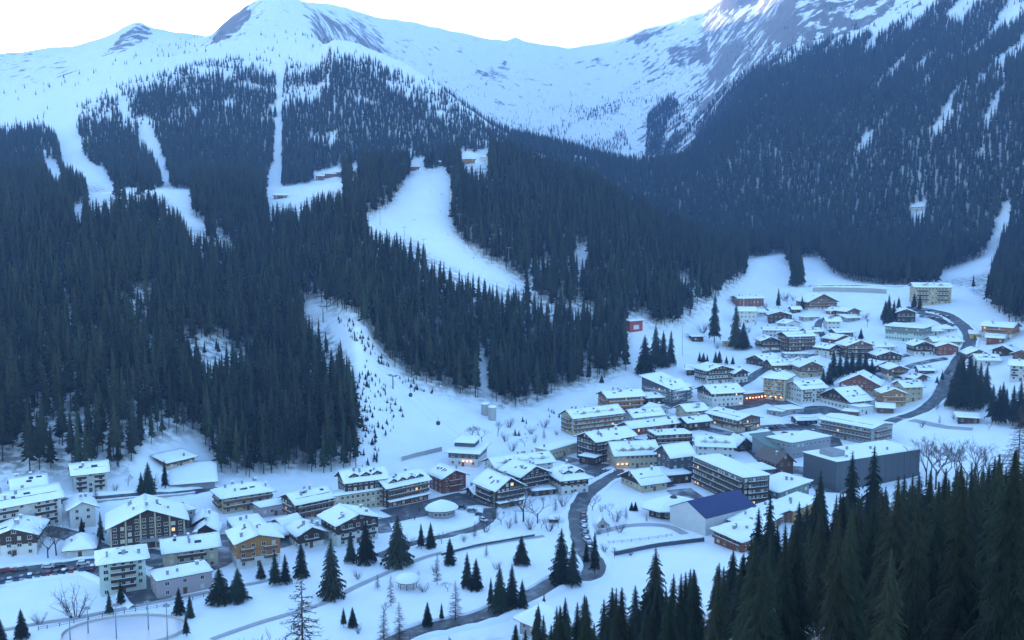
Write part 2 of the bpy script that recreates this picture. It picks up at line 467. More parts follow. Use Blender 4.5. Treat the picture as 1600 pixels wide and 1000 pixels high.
# ------------------------------------------------------------------ open ground traced as photo outlines (pistes, cuts, clearings)
CLEAR = [
 [(592,330),(612,318),(640,277),(660,266),(694,262),(708,295),(702,345),(722,378),(760,408),(800,428),(840,456),(878,490),(872,493),(838,462),(800,452),(765,447),(720,428),(690,412),(668,398),(655,380),(630,372),(600,364),(578,354),(570,345)],
 [(68,190),(82,172),(112,166),(128,170),(106,200),(124,212),(128,225),(120,240),(145,255),(165,268),(180,290),(182,298),(150,290),(140,290),(128,272),(110,262),(95,248),(92,215),(85,200)],
 [(135,304),(180,297),(205,293),(300,296),(298,325),(285,335),(262,312),(235,304),(205,304),(180,307),(150,318),(135,320)],
 [(262,302),(300,297),(298,340),(325,347),(325,360),(295,362),(285,340)],
 [(65,252),(88,250),(98,280),(85,278)], [(105,325),(130,318),(130,335),(108,332)],
 [(430,96),(444,96),(441,160),(441,240),(439,292),(413,296),(426,250),(432,180)],
 [(413,296),(440,292),(500,284),(535,274),(536,304),(530,298),(475,314),(470,324),(418,317)],
 [(472,475),(487,465),(508,485),(540,490),(575,512),(600,560),(622,577),(640,597),(750,624),(760,640),(1000,700),(560,735),(558,640),(552,580),(540,548),(520,522),(500,502),(480,492)],
 [(985,520),(1060,505),(1110,475),(1130,455),(1165,432),(1168,405),(1225,395),(1240,440),(1250,402),(1280,402),(1300,427),(1330,440),(1400,448),(1500,450),(1500,500),(1200,640),(1000,610),(980,575)],
 [(1575,310),(1582,330),(1570,350),(1555,395),(1545,425),(1510,434),(1465,440),(1470,425),(1500,415),(1540,400),(1548,370),(1560,345)],
 [(974,500),(980,494),(1012,492),(1014,520),(985,524)], [(488,272),(510,264),(536,258),(537,282),(520,284),(490,288)], [(636,268),(642,254),(662,250),(664,266)], [(718,252),(722,240),(764,236),(764,256),(742,262)],
 [(215,195),(232,196),(250,230),(268,285),(258,288),(240,235),(218,215)], [(183,150),(190,150),(202,178),(192,180)], [(745,528),(752,528),(762,590),(770,620),(755,620),(748,570)],
 [(893,388),(918,385),(920,400),(912,415)], [(255,690),(310,680),(345,740),(200,745),(215,700)],
 [(1422,330),(1430,318),(1444,316),(1446,330)], [(548,262),(562,260),(562,272),(548,274)],
]
SOFT = [
 [(345,440),(355,440),(352,465),(340,460)], [(335,380),(350,372),(376,405),(360,430),(340,400)],
 [(92,430),(98,430),(108,490),(130,500),(130,520),(90,525),(100,480)],
 [(285,545),(340,535),(360,545),(390,545),(388,575),(340,600),(325,630),(312,595)],
 [(745,528),(752,528),(762,590),(770,620),(755,620),(748,570)],
 [(893,388),(918,385),(920,400),(912,415)], [(930,420),(950,425),(952,432),(938,430)],
 [(215,195),(232,196),(250,230),(268,285),(258,288),(240,235),(218,215)], [(183,150),(190,150),(202,178),(192,180)],
 [(828,412),(862,412),(862,440),(830,440)], [(470,505),(430,515),(445,498),(470,500)],
 [(1062,440),(1078,425),(1080,455),(1066,470)], [(205,505),(218,500),(222,540),(212,545)],
 [(0,210),(35,215),(38,235),(10,232)], [(255,690),(310,680),(345,740),(200,745),(215,700)],
 [(95,645),(125,655),(125,675),(95,680)], [(640,540),(655,530),(652,560)], [(668,560),(690,540),(690,585)],
 [(1425,318),(1478,318),(1478,338),(1430,335)],
]
TOWN = [(-400,752),(100,748),(200,742),(330,738),(420,750),(560,738),(760,640),(830,634),(880,607),(920,600),(980,578),(1000,562),(1040,547),(1060,522),(1120,502),(1130,462),(1165,437),(1240,445),(1330,442),(1400,447),(1502,447),(1502,505),(1605,508),(1640,560),(2400,620),(2400,1400),(-400,1400)]

def soft_mask(px, py):
    m = np.zeros(np.shape(px), bool)
    for p in SOFT:
        m |= inpoly(px, py, p)
    return m

def clear_mask(px, py):
    m = np.zeros(np.shape(px), bool)
    for p in CLEAR:
        m |= inpoly(px, py, p)
    return m

# ------------------------------------------------------------------ terrain mesh
gpx, gpy = project(GX, GY, Z)
vis = GY > 20
far_r = RR[None]*np.ones((NA, 1))
rock = np.zeros((NA, NR))
up = np.clip((far_r-2350*S)/(300*S), 0, 1)
dzr = np.gradient(Z, axis=1)/np.gradient(RR)[None]
dza = np.gradient(Z, axis=0)/(RR[None]*(AZ[1]-AZ[0]))
slope = np.hypot(dzr, dza)
rock += up*(.372 + np.clip(slope-.45, 0, .6)*.30)
for poly, add in (([(330,70),(350,35),(385,10),(395,25),(370,50),(345,66)], .17), ([(160,85),(215,35),(240,52),(235,60),(190,82)], .16),
                  ([(1195,60),(1215,20),(1240,-20),(1420,-20),(1380,30),(1290,75),(1230,70)], .09), ([(1100,120),(1150,65),(1165,70),(1130,125)], .16),
                  ([(1125,15),(1135,-20),(1200,-20),(1180,10)], .2), ([(740,110),(790,95),(800,125),(760,130)], .1), ([(0,80),(90,88),(150,110),(60,130),(0,120)], .06),
                  ([(1040,75),(1100,60),(1110,95),(1050,100)], .1), ([(960,70),(1010,45),(1060,40),(1000,66)], .18)):
    rock += up*add*inpoly(gpx, gpy, poly)
gpx2, gpy2 = gpx.ravel(), gpy.ravel()
wood = (~clear_mask(gpx2, gpy2) & ~inpoly(gpx2, gpy2, TOWN)).reshape(NA, NR)
litter = np.where(wood & (far_r > rf) & (far_r < 1560*S), .75, 0.0)
litter[far_r < 330*S] = .5
for _ in range(2):
    litter[1:-1, 1:-1] = (litter[1:-1, 1:-1]+litter[2:, 1:-1]+litter[:-2, 1:-1]+litter[1:-1, 2:]+litter[1:-1, :-2])/5

me = bpy.data.meshes.new('terrain')
V = np.stack([GX, GY, Z], -1).reshape(-1, 3)
ii, jj = np.meshgrid(np.arange(NA-1), np.arange(NR-1), indexing='ij')
a = (ii*NR+jj).ravel()
Q = np.stack([a, a+NR, a+NR+1, a+1], -1)
me.vertices.add(len(V)); me.vertices.foreach_set('co', V.ravel().astype(np.float32))
me.loops.add(Q.size); me.loops.foreach_set('vertex_index', Q.ravel().astype(np.int32))
me.polygons.add(len(Q)); me.polygons.foreach_set('loop_start', np.arange(0, Q.size, 4, dtype=np.int32))
me.polygons.foreach_set('use_smooth', np.ones(len(Q), bool))
me.update(calc_edges=True)
for nm, arr in (('rock', rock), ('litter', litter)):
    at_ = me.attributes.new(nm, 'FLOAT', 'POINT'); at_.data.foreach_set('value', arr.ravel().astype(np.float32))
me.materials.append(M['ground'])
terrain = bpy.data.objects.new('terrain', me); COL.objects.link(terrain)
put(terrain, 'snow covered alpine valley floor with the mountains rising around it', None, None, 'structure')
if me.polygons[NR*20].normal.z < 0:
    me.flip_normals()

# ------------------------------------------------------------------ tree meshes (height 1, base at the origin)
def spruce(seed, whorls, per, detail, base=.18, rad=.15, lean=0.0, inner=True, dens=1.0):
    rnd = random.Random(seed); mb = MB()
    off = rnd.uniform(0, 6)
    for w in range(whorls):
        t = (w+.5)/whorls
        z = base+(1-base)*(t**.92)*.985
        rr = rad*((1-t)**.80)*rnd.uniform(.72, 1.15)+.007
        n = max(4, int(round(per*(1-.45*t))))
        off += rnd.uniform(.5, 1.6)
        for b in range(n):
            if rnd.random() > dens: continue
            an = off+2*math.pi*b/n+rnd.uniform(-.35, .35)
            r = rr*rnd.uniform(.62, 1.15)
            zz = z+rnd.uniform(-.5, .5)*(1-base)/whorls
            droop = r*rnd.uniform(.30, .75); ca, sa = math.cos(an), math.sin(an)
            wd = r*(rnd.uniform(.16, .30) if detail == 2 else rnd.uniform(.26, .42))
            def P(s, side, dz=0.0):
                x = r*s; y = side
                return (x*ca-y*sa, x*sa+y*ca, zz+.10*r*math.sin(s*2.2)-droop*s*s+dz)
            if detail == 0:
                mb.tri(P(.02, 0, .25*r), P(.72, -wd*1.25, -.25*r), P(1.0, 0))
                mb.tri(P(.02, 0, .25*r), P(1.0, 0), P(.72, wd*1.25, -.25*r))
            elif detail == 1:
                mb.quad(P(.03, 0, .12*r), P(.55, -wd, -.18*r), P(1.0, 0), P(.6, wd, -.15*r))
                mb.tri(P(.12, 0), P(.5, -wd*.35, -.5*r), P(.85, 0, -.12*r))
            elif detail == 3:
                k = 9
                for q in range(k):
                    s0 = .08+.86*q/k; s1 = s0+.86/k
                    for sd in (-1, 1):
                        ww = wd*(1.15-.75*s0)*rnd.uniform(.6, 1.3); dz = -r*rnd.uniform(.03, .14)
                        a_ = P(s0, 0); tip = P(s0+.16, sd*ww, dz)
                        mb.tri(a_, tip, P(s0+.055, 0))
                        mid_ = P(s0+.10, sd*ww*.55, dz*.5)
                        mb.tri(mid_, P(s0+.20, sd*ww*.75, dz-.05*r), P(s0+.14, sd*ww*.45, dz*.4))
                    mb.tri(P(s0, 0), P(s0+.06, wd*rnd.uniform(-.3, .3), -r*rnd.uniform(.10, .24)), P(s0+.05, 0))
                    mb.quad(P(s0, -wd*.05), P(s0, wd*.05), P(s1, wd*.04), P(s1, -wd*.04))
                mb.tri(P(.9, -wd*.08), P(1.06, 0), P(.9, wd*.08))
            else:
                k = 5
                for q in range(k):
                    s0 = .10+.84*q/k; s1 = s0+.84/k*.9
                    ww = wd*(1.0-.55*s0)*rnd.uniform(.5, 1.3)
                    for sd in (-1, 1):
                        mb.tri(P(s0, 0), P(s0+.18, sd*ww, -r*rnd.uniform(.10, .26)), P(s1+.04, 0))
                    mb.tri(P(s0, 0), P(s0+.10, ww*rnd.uniform(-.3, .3), -r*rnd.uniform(.22, .42)), P(s1, 0))
                mb.tri(P(.88, -wd*.14), P(1.06, 0), P(.88, wd*.14))
    if inner:
        mb.lathe([(rad*.42, base+.03), (rad*.30, base+.35*(1-base)), (rad*.13, base+.7*(1-base)), (.003, .97)], 6)
    return mb

def trunk_mb(base, rad=.011, dead=True, seed=0):
    mb = MB(); rnd = random.Random(seed)
    mb.tube((0,0,-.03), (0,0,base+.25), rad, rad*.7, 6)
    mb.tube((0,0,base+.25), (0,0,.93), rad*.7, rad*.15, 5)
    if dead:
        for k in range(8):
            z = base*rnd.uniform(.35, 1.0); an = rnd.uniform(0, 6.3); l = rnd.uniform(.02, .05)
            mb.tube((0,0,z), (l*math.cos(an), l*math.sin(an), z-.3*l), .0016, .0006, 3)
    return mb

def bare_tree(seed, spread=.55, levels=5, first=.22, twig=.0022, trunk=.013, kids=3):
    rnd = random.Random(seed); tm = MB(); cm = MB()
    def grow(p, d, l, r, lev):
        q = p+d*l
        (tm if lev < 2 else cm).tube(p, q, r, r*.7, 5 if lev < 2 else 3)
        if lev >= levels: return
        for k in range(kids):
            s = rnd.uniform(.55, 1.0); st = p+d*l*s
            v = np.array((rnd.gauss(0,1), rnd.gauss(0,1), rnd.gauss(0,.6)+.25)); v -= d*np.dot(v, d); v /= np.linalg.norm(v)
            dd = d*math.cos(spread*rnd.uniform(.6,1.4))+v*math.sin(spread*rnd.uniform(.6,1.4)); dd[2] += .12; dd /= np.linalg.norm(dd)
            grow(st, dd, l*rnd.uniform(.60,.82), max(r*.55, twig*.6), lev+1)
    grow(np.array((0,0,-.02)), np.array((rnd.uniform(-.05,.05), rnd.uniform(-.05,.05), 1.0)), first+.05, trunk, 0)
    zmax = max(v[2] for v in cm.v+tm.v)
    for b in (tm, cm): b.v = [(x/zmax, y/zmax, z/zmax) for (x, y, z) in b.v]
    return tm, cm

def bush(seed, stems=16):
    rnd = random.Random(seed); tm = MB(); cm = MB()
    for s in range(stems):
        an = rnd.uniform(0, 6.3); le = rnd.uniform(.15, .75)
        d = np.array((math.cos(an)*le, math.sin(an)*le, 1.0)); d /= np.linalg.norm(d)
        L_ = rnd.uniform(.6, 1.0); p = np.array((math.cos(an)*.05, math.sin(an)*.05, -.03)); q = p+d*L_*.5
        tm.tube(p, q, .010, .007, 3); e = q+(d+np.array((rnd.uniform(-.3,.3), rnd.uniform(-.3,.3), .1)))*L_*.5
        tm.tube(q, e, .007, .002, 3)
        for k in range(9):
            t = rnd.uniform(.25, 1); c = p+(q-p)*t*2 if t < .5 else q+(e-q)*(t*2-1)
            f = c+np.array((rnd.uniform(-.22,.22), rnd.uniform(-.22,.22), rnd.uniform(.05,.25)))
            cm.tube(c, f, .004, .0012, 3)
    return tm, cm

def larch_tree(seed, whorls=34, per=7, rad=.17):
    rnd = random.Random(seed); cm = MB()
    for w in range(whorls):
        t = (w+.3)/whorls; z = .12+.86*t
        for b in range(per):
            an = rnd.uniform(0, 6.3); r = (rad*(1-t)**.8+.01)*rnd.uniform(.5, 1.2)
            ca, sa = math.cos(an), math.sin(an)
            p = np.array((0,0,z)); q = np.array((r*ca, r*sa, z-.12*r)); e = np.array((r*1.2*ca, r*1.2*sa, z+.03*r))
            cm.tube(p, q, .0035*(1-t)+.0008, .0012, 3); cm.tube(q, e, .0012, .0004, 3)
            for k in range(6):
                s = rnd.uniform(.25, 1); c = p+(q-p)*s; l = r*rnd.uniform(.15, .4); a2 = an+rnd.choice((-1,1))*rnd.uniform(.5,1.1)
                f = c+np.array((l*math.cos(a2), l*math.sin(a2), -l*rnd.uniform(.2,.8)))
                n = np.array((-math.sin(a2), math.cos(a2), 0))*.0022
                cm.tri(tuple(c-n), tuple(c+n), tuple(f))
                cm.tri(tuple(c+np.array((0,0,.002))), tuple(c-np.array((0,0,.002))), tuple(f))
    tm = trunk_mb(.1, .010, False)
    return tm, cm

HI = []; MID = []; LOW = []
for k in range(6):
    bs = (.10, .16, .07, .13, .2, .1)[k]; rd = (.155, .13, .175, .15, .125, .19)[k]
    HI.append((trunk_mb(bs, .010, True, k).mesh('trunk', M['bark']), spruce(100+k, 52, 11, 2, bs, rd).mesh('crown', M['needles'])))
VHI = []
for k in range(4):
    bs = (.08, .12, .06, .1)[k]; rd = (.15, .135, .17, .155)[k]
    VHI.append((trunk_mb(bs, .010, True, 20+k).mesh('trunk', M['bark']), spruce(150+k, 58, 12, 3, bs, rd).mesh('crown', M['needles'])))
for k in range(5):
    bs = (.22, .30, .16, .26, .34)[k]; rd = (.125, .115, .14, .12, .105)[k]
    MID.append((trunk_mb(bs, .008, True, 50+k), spruce(200+k, 17, 6, 1, bs, rd)))
for k in range(4):
    bs = (.10, .15, .18, .08)[k]; rd = (.15, .14, .125, .165)[k]
    LOW.append((trunk_mb(bs, .008, False, 90+k), spruce(300+k, 9, 5, 0, bs, rd)))
BARE = [tuple(b.mesh(n, m) for b, n, m in zip(bare_tree(400+k), ('trunk','crown'), (M['bark'], M['twigs']))) for k in range(3)]
LARCH = [tuple(b.mesh(n, m) for b, n, m in zip(larch_tree(500+k), ('trunk','crown'), (M['bark'], M['larch']))) for k in range(3)]
SHRUB = [tuple(b.mesh(n, m) for b, n, m in zip(bush(600+k), ('trunk','crown'), (M['bark'], M['twigs']))) for k in range(2)]

def merged(tm, cm, name):
    mb = MB(); mb.v = tm.v+cm.v; n = len(tm.v)
    mb.f = tm.f+[tuple(i+n for i in f) for f in cm.f]; mb.m = [0]*len(tm.f)+[1]*len(cm.f)
    return bpy.data.objects.new(name, mb.mesh(name, [M['bark'], M['needles']]))
col_mid = bpy.data.collections.new('conifer_kinds_mid')
col_low = bpy.data.collections.new('conifer_kinds_far')
for i, (t, c) in enumerate(MID): col_mid.objects.link(merged(t, c, 'spruce_kind_%d' % i))
for i, (t, c) in enumerate(LOW): col_low.objects.link(merged(t, c, 'spruce_kind_far_%d' % i))
MIDM = [(t.mesh('trunk', M['bark']), c.mesh('crown', M['needles'])) for t, c in MID]

def tree(kind, pair, x, y, h, label, cat='tree', group=None, wide=1.0, rz=None, z=None, lean=0):
    z = float(ground(x, y)) if z is None else z
    o = empty(kind, (x, y, z-.1), random.uniform(0, 6.28) if rz is None else rz)
    o.rotation_euler.x = lean
    o.scale = (h*wide, h*wide, h)
    put(o, label, cat, group)
    link('trunk', pair[0], o); link('crown', pair[1], o)
    return o

def scatter(name, X, Y, H, W, coll, ncoll, label):
    n = len(X)
    m_ = bpy.data.meshes.new(name)
    Zs = ground(X, Y)-.15
    m_.vertices.add(n); m_.vertices.foreach_set('co', np.stack([X, Y, Zs], -1).ravel().astype(np.float32))
    sa = m_.attributes.new('scl', 'FLOAT_VECTOR', 'POINT'); sa.data.foreach_set('vector', np.stack([H*W, H*W, H], -1).ravel().astype(np.float32))
    ra = m_.attributes.new('rot', 'FLOAT_VECTOR', 'POINT')
    ra.data.foreach_set('vector', np.stack([rng.normal(0, .025, n), rng.normal(0, .025, n), rng.uniform(0, 6.28, n)], -1).ravel().astype(np.float32))
    ia = m_.attributes.new('idx', 'INT', 'POINT'); ia.data.foreach_set('value', rng.integers(0, ncoll, n).astype(np.int32))
    o = bpy.data.objects.new(name, m_); COL.objects.link(o)
    ng = bpy.data.node_groups.new(name+'_nodes', 'GeometryNodeTree')
    ng.interface.new_socket('Geometry', in_out='INPUT', socket_type='NodeSocketGeometry')
    ng.interface.new_socket('Geometry', in_out='OUTPUT', socket_type='NodeSocketGeometry')
    N = ng.nodes.new; Lk = ng.links.new
    gi = N('NodeGroupInput'); go = N('NodeGroupOutput'); mp = N('GeometryNodeMeshToPoints'); ip = N('GeometryNodeInstanceOnPoints')
    ci = N('GeometryNodeCollectionInfo'); ci.inputs['Collection'].default_value = coll
    ci.inputs['Separate Children'].default_value = True; ci.inputs['Reset Children'].default_value = True
    def attr(nm, tp):
        a_ = N('GeometryNodeInputNamedAttribute'); a_.data_type = tp; a_.inputs['Name'].default_value = nm
        return a_.outputs['Attribute']
    er = N('FunctionNodeEulerToRotation')
    Lk(gi.outputs[0], mp.inputs['Mesh']); Lk(mp.outputs[0], ip.inputs['Points']); Lk(ci.outputs[0], ip.inputs['Instance'])
    ip.inputs['Pick Instance'].default_value = True
    Lk(attr('idx', 'INT'), ip.inputs['Instance Index'])
    Lk(attr('rot', 'FLOAT_VECTOR'), er.inputs[0]); Lk(er.outputs[0], ip.inputs['Rotation'])
    Lk(attr('scl', 'FLOAT_VECTOR'), ip.inputs['Scale'])
    Lk(ip.outputs[0], go.inputs[0])
    md = o.modifiers.new('trees', 'NODES'); md.node_group = ng
    put(o, label, 'forest', None, 'stuff')
    return o

# ------------------------------------------------------------------ forests
def jitter_points(r0, r1, step, a0=-34, a1=34):
    """points spread evenly over a ring sector"""
    xs = []; ys = []
    r = r0
    while r < r1:
        n = max(1, int((R(a1)-R(a0))*r/step))
        az = R(a0)+(np.arange(n)+rng.uniform(-.45, .45, n)+.5)/n*(R(a1)-R(a0))
        rr_ = r+rng.uniform(-.5, .5, n)*step
        xs.append(np.sin(az)*rr_); ys.append(np.cos(az)*rr_)
        r += step
    return np.concatenate(xs), np.concatenate(ys)

def azk(line, x, y):
    return np.interp(np.arctan2(x, y), AZ, line)

def keep_clear(X, Y, H, frac=.8):
    Zb = ground(X, Y)
    ok = np.ones(len(X), bool)
    for s in (0, .3, .55, frac):
        px, py = project(X, Y, Zb+H*s)
        ok &= ~clear_mask(px, py)
    px, py = project(X, Y, Zb)
    ok &= ~inpoly(px, py, TOWN)
    return ok

Rfoot, Rcrest, Rback = Rk[9], Rk[10], Rk[12]
# hillside between the town and the crest
X, Y = jitter_points(480*S, 1560*S, 5.4)
rr_ = np.hypot(X, Y)
sel = (rr_ > azk(Rfoot, X, Y)*.985) & (rr_ < azk(Rcrest, X, Y)+190*S)
X, Y = X[sel], Y[sel]
H = rng.uniform(16, 32, len(X))*(1+.18*fbm(X/60, Y/60, 2, 44))
px, py = project(X, Y, ground(X, Y))
ok = keep_clear(X, Y, H)
sf = soft_mask(px, py)
ok &= ~(sf & (rng.random(len(X)) < .72))
H = np.where(sf, H*rng.uniform(.3, .75, len(X)), H)
gap = fbm(X/26, Y/60, 3, 71)
ok &= gap < .5
ok &= ~((gap > .3) & (rng.random(len(X)) < .5))
thin = inpoly(px, py, [(60,600),(180,610),(260,640),(360,690),(360,745),(0,748),(40,660)])
ok &= ~(thin & (rng.random(len(X)) < .22))
X, Y, H = X[ok], Y[ok], H[ok]
W = rng.uniform(.95, 1.5, len(X))
px, py = project(X, Y, ground(X, Y))
# the ones that show largest at the forest's edge by the town become single trees
edge = (np.hypot(X, Y) < azk(Rfoot, X, Y)+75*S) & (px > 540) & (px < 1160)
edge |= (np.hypot(X, Y) < azk(Rfoot, X, Y)+22*S) & (px > -10) & (px < 560)
ei = np.nonzero(edge)[0]
ei = ei[np.argsort(np.hypot(X[ei], Y[ei])/H[ei])][:85]
single = np.zeros(len(X), bool); single[ei] = True
for i in ei:
    left = px[i] < 560
    tree('spruce_tree', MIDM[int(rng.integers(0, 5))], X[i], Y[i], H[i],
         'tall dark spruce at the foot of the wooded hillside behind the lower houses' if left else 'tall dark spruce with bare lower trunk at the forest edge above the snowy run-out',
         'tree', 'spruces at the forest edge behind the lower houses' if left else 'spruces at the forest edge above the run-out', W[i])
scatter('forest', X[~single], Y[~single], H[~single], W[~single], col_mid, 5, 'dense dark spruce forest on the hillside between town and crest')
N_hill = len(X)

# back mountain, far bowl and right-hand mountain
X, Y = jitter_points(1440*S, 4000*S, 6.0)
rr_ = np.hypot(X, Y); px, py = project(X, Y, ground(X, Y))
sel = (rr_ > azk(Rcrest, X, Y)+185*S) & (px > -80) & (px < 1680) & (py > -60)
X, Y, px, py, rr_ = X[sel], Y[sel], px[sel], py[sel], rr_[sel]
is_right = px > 1075 + (py-260)*-.35
is_bowl = ~is_right & (rr_ > azk(Rback, X, Y)+60*S) & (px > 540)
is_back = ~is_right & ~is_bowl
tl_back = np.interp(px, [-100,0,60,110,200,260,330,400,420,480,520,545,600,760], [192,186,176,162,132,114,96,96,100,90,72,76,95,180])
tl_bowl = np.interp(px, [545,640,700,800,900,960,1000,1060,1100,1200], [95,140,165,200,160,150,140,140,140,120])
tl_right = np.interp(px, [1080,1120,1160,1200,1260,1340,1400,1500,1700], [170,150,110,85,60,28,8,-30,-60])
n_big = fbm(X/120, Y/120, 3, 81); n_sm = fbm(X/38, Y/38, 3, 91)
d = np.zeros(len(X))
t = np.clip((py-tl_back+n_big*26)/46, 0, 1)
d = np.where(is_back, t*np.where(py < tl_back+80, np.where(n_sm > .25, .25, .95), np.where(n_sm > .5, .3, 1.0)), d)
t = np.clip((py-tl_bowl+n_big*50)/90, 0, 1)
d = np.where(is_bowl, t*np.where(n_sm > -.02, .62, .10), d)
t = np.clip((py-tl_right+n_big*40)/60, 0, 1)
# snow gullies run down the right-hand face along the fall line
g = fbm((X*.77-Y*.63)/20, (X*.63+Y*.77)/120, 3, 101)
lim = np.interp(py, [-60, 60, 130, 220, 300, 400], [.0, .10, .26, .44, .6, .8])
d = np.where(is_right, t*np.where(g+.35*n_sm > lim, .07, 1.0), d)
gully = inpoly(px, py, [(972,168),(1035,160),(1030,185),(1012,240),(990,246),(975,200)])
clump = inpoly(px, py, [(1012,180),(1045,150),(1060,165),(1040,200),(1030,245),(1008,245)])
d = np.where(gully, .03, d); d = np.where(clump, .9, d)
d = np.maximum(d, np.where((rr_ > 2350*S) & (py > np.where(is_right, tl_right, np.where(is_bowl, tl_bowl, tl_back))-45), .02, 0))
H = np.clip(rng.uniform(14, 24, len(X))*np.clip(.45+d*.6, .4, 1), 5, 26)
H = np.where(is_back & (py > 230), H*1.15, H)
H = np.where(is_right & (py > 60), H*1.22, H)
ok = (rng.random(len(X)) < d) & keep_clear(X, Y, H)
W = rng.uniform(.95, 1.35, len(X))
for nm, s_, lab in (('forest', is_back, 'blue-hazed conifer forest on the mountain flank behind the crest'),
                    ('forest', is_bowl, 'scattered conifers on the far snow bowl under the skyline'),
                    ('forest', is_right, 'dark blue conifer forest on the steep right-hand mountain')):
    q = ok & s_
    scatter(nm, X[q], Y[q], H[q], W[q], col_low, 4, lab)
print('forest instances', N_hill, int(ok.sum()))

# foreground wood on the camera's own slope
TOPL = lambda p: np.interp(p, [560,700,800,870,950,1050,1130,1180,1230,1280,1330,1400,1470,1540,1600,1700],
                           [1010,985,965,925,905,885,868,815,800,752,775,742,735,722,712,705])
X, Y = jitter_points(112*S, 420*S, 7.0, -10, 36)
o_ = np.argsort(rng.random(len(X))); X, Y = X[o_], Y[o_]
Zg = ground(X, Y); bx, by = project(X, Y, Zg)
rr_ = np.hypot(X, Y)
cand = []
for i in range(len(X)):
    if bx[i] < 600 or bx[i] > 1680 or rr_[i] > np.interp(bx[i], [600, 900, 1100, 1300, 1600], [250, 270, 300, 345, 360])*S: continue
    lim_ = TOPL(bx[i])+random.choice((0, 8, 18, 32, 50, 75, 100))
    # height that brings the top to the wanted row
    hh = (by[i]-lim_)*rr_[i]/F
    h = min(hh, random.uniform(23, 34))
    if h < 11: continue
    ty = by[i]-h*F/rr_[i]
    if ty > 1040: continue
    cand.append((rr_[i], X[i], Y[i], h))
cand.sort(key=lambda c: c[0])
print('foreground trees', len(cand))
NEAR_N = 95
for k, (r_, x, y, h) in enumerate(cand[:NEAR_N]):
    tree('spruce_tree', VHI[random.randrange(4)] if r_ < 215*S else HI[random.randrange(6)], x, y, h, 'near dark green spruce in the dense wood at lower right', 'tree', 'spruces of the near wood at lower right', random.uniform(.8, 1.3))
col_hi = bpy.data.collections.new('conifer_kinds_near')
for i, (t, c) in enumerate(HI):
    a_ = MB(); o_ = bpy.data.objects.new('spruce_kind_near_%d' % i, None)
    jm = bpy.data.meshes.new('spruce_kind_near_%d' % i)
    import bmesh
    b_ = bmesh.new(); b_.from_mesh(t); n0 = len(b_.faces); b_.from_mesh(c); b_.faces.ensure_lookup_table()
    for f in b_.faces[n0:]: f.material_index = 1
    b_.to_mesh(jm); b_.free(); jm.materials.append(M['bark']); jm.materials.append(M['needles'])
    col_hi.objects.link(bpy.data.objects.new('spruce_kind_near_%d' % i, jm))
rest = np.array(cand[NEAR_N:])
if len(rest):
    scatter('forest', rest[:, 1], rest[:, 2], rest[:, 3], rng.uniform(.8, 1.3, len(rest)), col_hi, 6, 'far edge of the dark green spruce wood at lower right')

# ------------------------------------------------------------------ houses
def unit_window(glass, name):
    mb = MB()
    mb.box(-.5, -.41, -.06, .03, -.5, .5); mb.box(.41, .5, -.06, .03, -.5, .5)
    mb.box(-.41, .41, -.06, .03, .41, .5); mb.box(-.41, .41, -.06, .03, -.5, -.42)
    mb.box(-.03, .03, -.045, .03, -.42, .41)
    mb.box(-.56, .56, -.14, .03, -.56, -.5)
    mb.quad((-.41, -.01, -.42), (.41, -.01, -.42), (.41, -.01, .41), (-.41, -.01, .41), 1)
    return mb.mesh(name, [M['frame'], glass])
WIN = unit_window(M['glass'], 'window'); WINLIT = unit_window(M['lit'], 'window'); WINPALE = unit_window(M['frame'], 'window')
dmb = MB(); dmb.box(-.5, .5, -.05, .03, 0, 1); dmb.box(-.4, .4, -.08, -.05, .06, .93); dmb.box(.28, .34, -.13, -.08, .45, .5)
DOOR = dmb.mesh('door', M['wood'])
cmb = MB(); cmb.box(-.35, .35, -.35, .35, -1.6, 1.0); cmb.box(-.45, .45, -.45, .45, 1.0, 1.12)
CHIM = cmb.mesh('chimney', M['grey'])
smb = MB(); smb.slab((-.46,-.46,1.12), (.46,-.46,1.12), (.46,.46,1.12), (-.46,.46,1.12), 0, .3, 2, 2, .04)
skm = MB(); skm.box(-.5, .5, -.5, .5, -.6, 0); skm.box(-.42, .42, -.42, .42, 0, .03, 1)
SKYL = skm.mesh('skylight', [M['roof'], M['glass']])
gdm = MB(); gdm.box(-.5, .5, -.05, .05, -.5, .12); GUARD = gdm.mesh('snow_guard', M['roof'])
CHSNOW = smb.mesh('chimney_snow', M['roof_snow'])

def face_windows(root, w, y, ang, cx, cy, floors, z0, fh, step, lit, skip_door=False, ww=1.25, wh=1.35, top_w=None):
    """a row of windows per storey; ang turns the front (-y) face onto the wanted side"""
    n = max(1, int((w-1.2)/step))
    for f in range(floors):
        zc = z0+f*fh+fh*.55
        wid = w if top_w is None or f < floors-1 else top_w
        nn = max(1, int((wid-1.0)/step))
        for k in range(nn):
            x = (k+.5-nn/2)*step*(min(1.35, (wid-.8)/(nn*step)))
            if skip_door and f == 0 and k == nn//2: continue
            c, s = math.cos(ang), math.sin(ang)
            lx, ly = x*c-y*s, x*s+y*c
            rv = random.random(); me_ = WINLIT if rv < lit*.22 else (WINPALE if rv < .16+lit*.9 else WIN)
            link('window', me_, root, (cx+lx, cy+ly, zc), (0, 0, ang), (ww*random.choice((1, 1, 1, 1.25)), 1.2, wh))

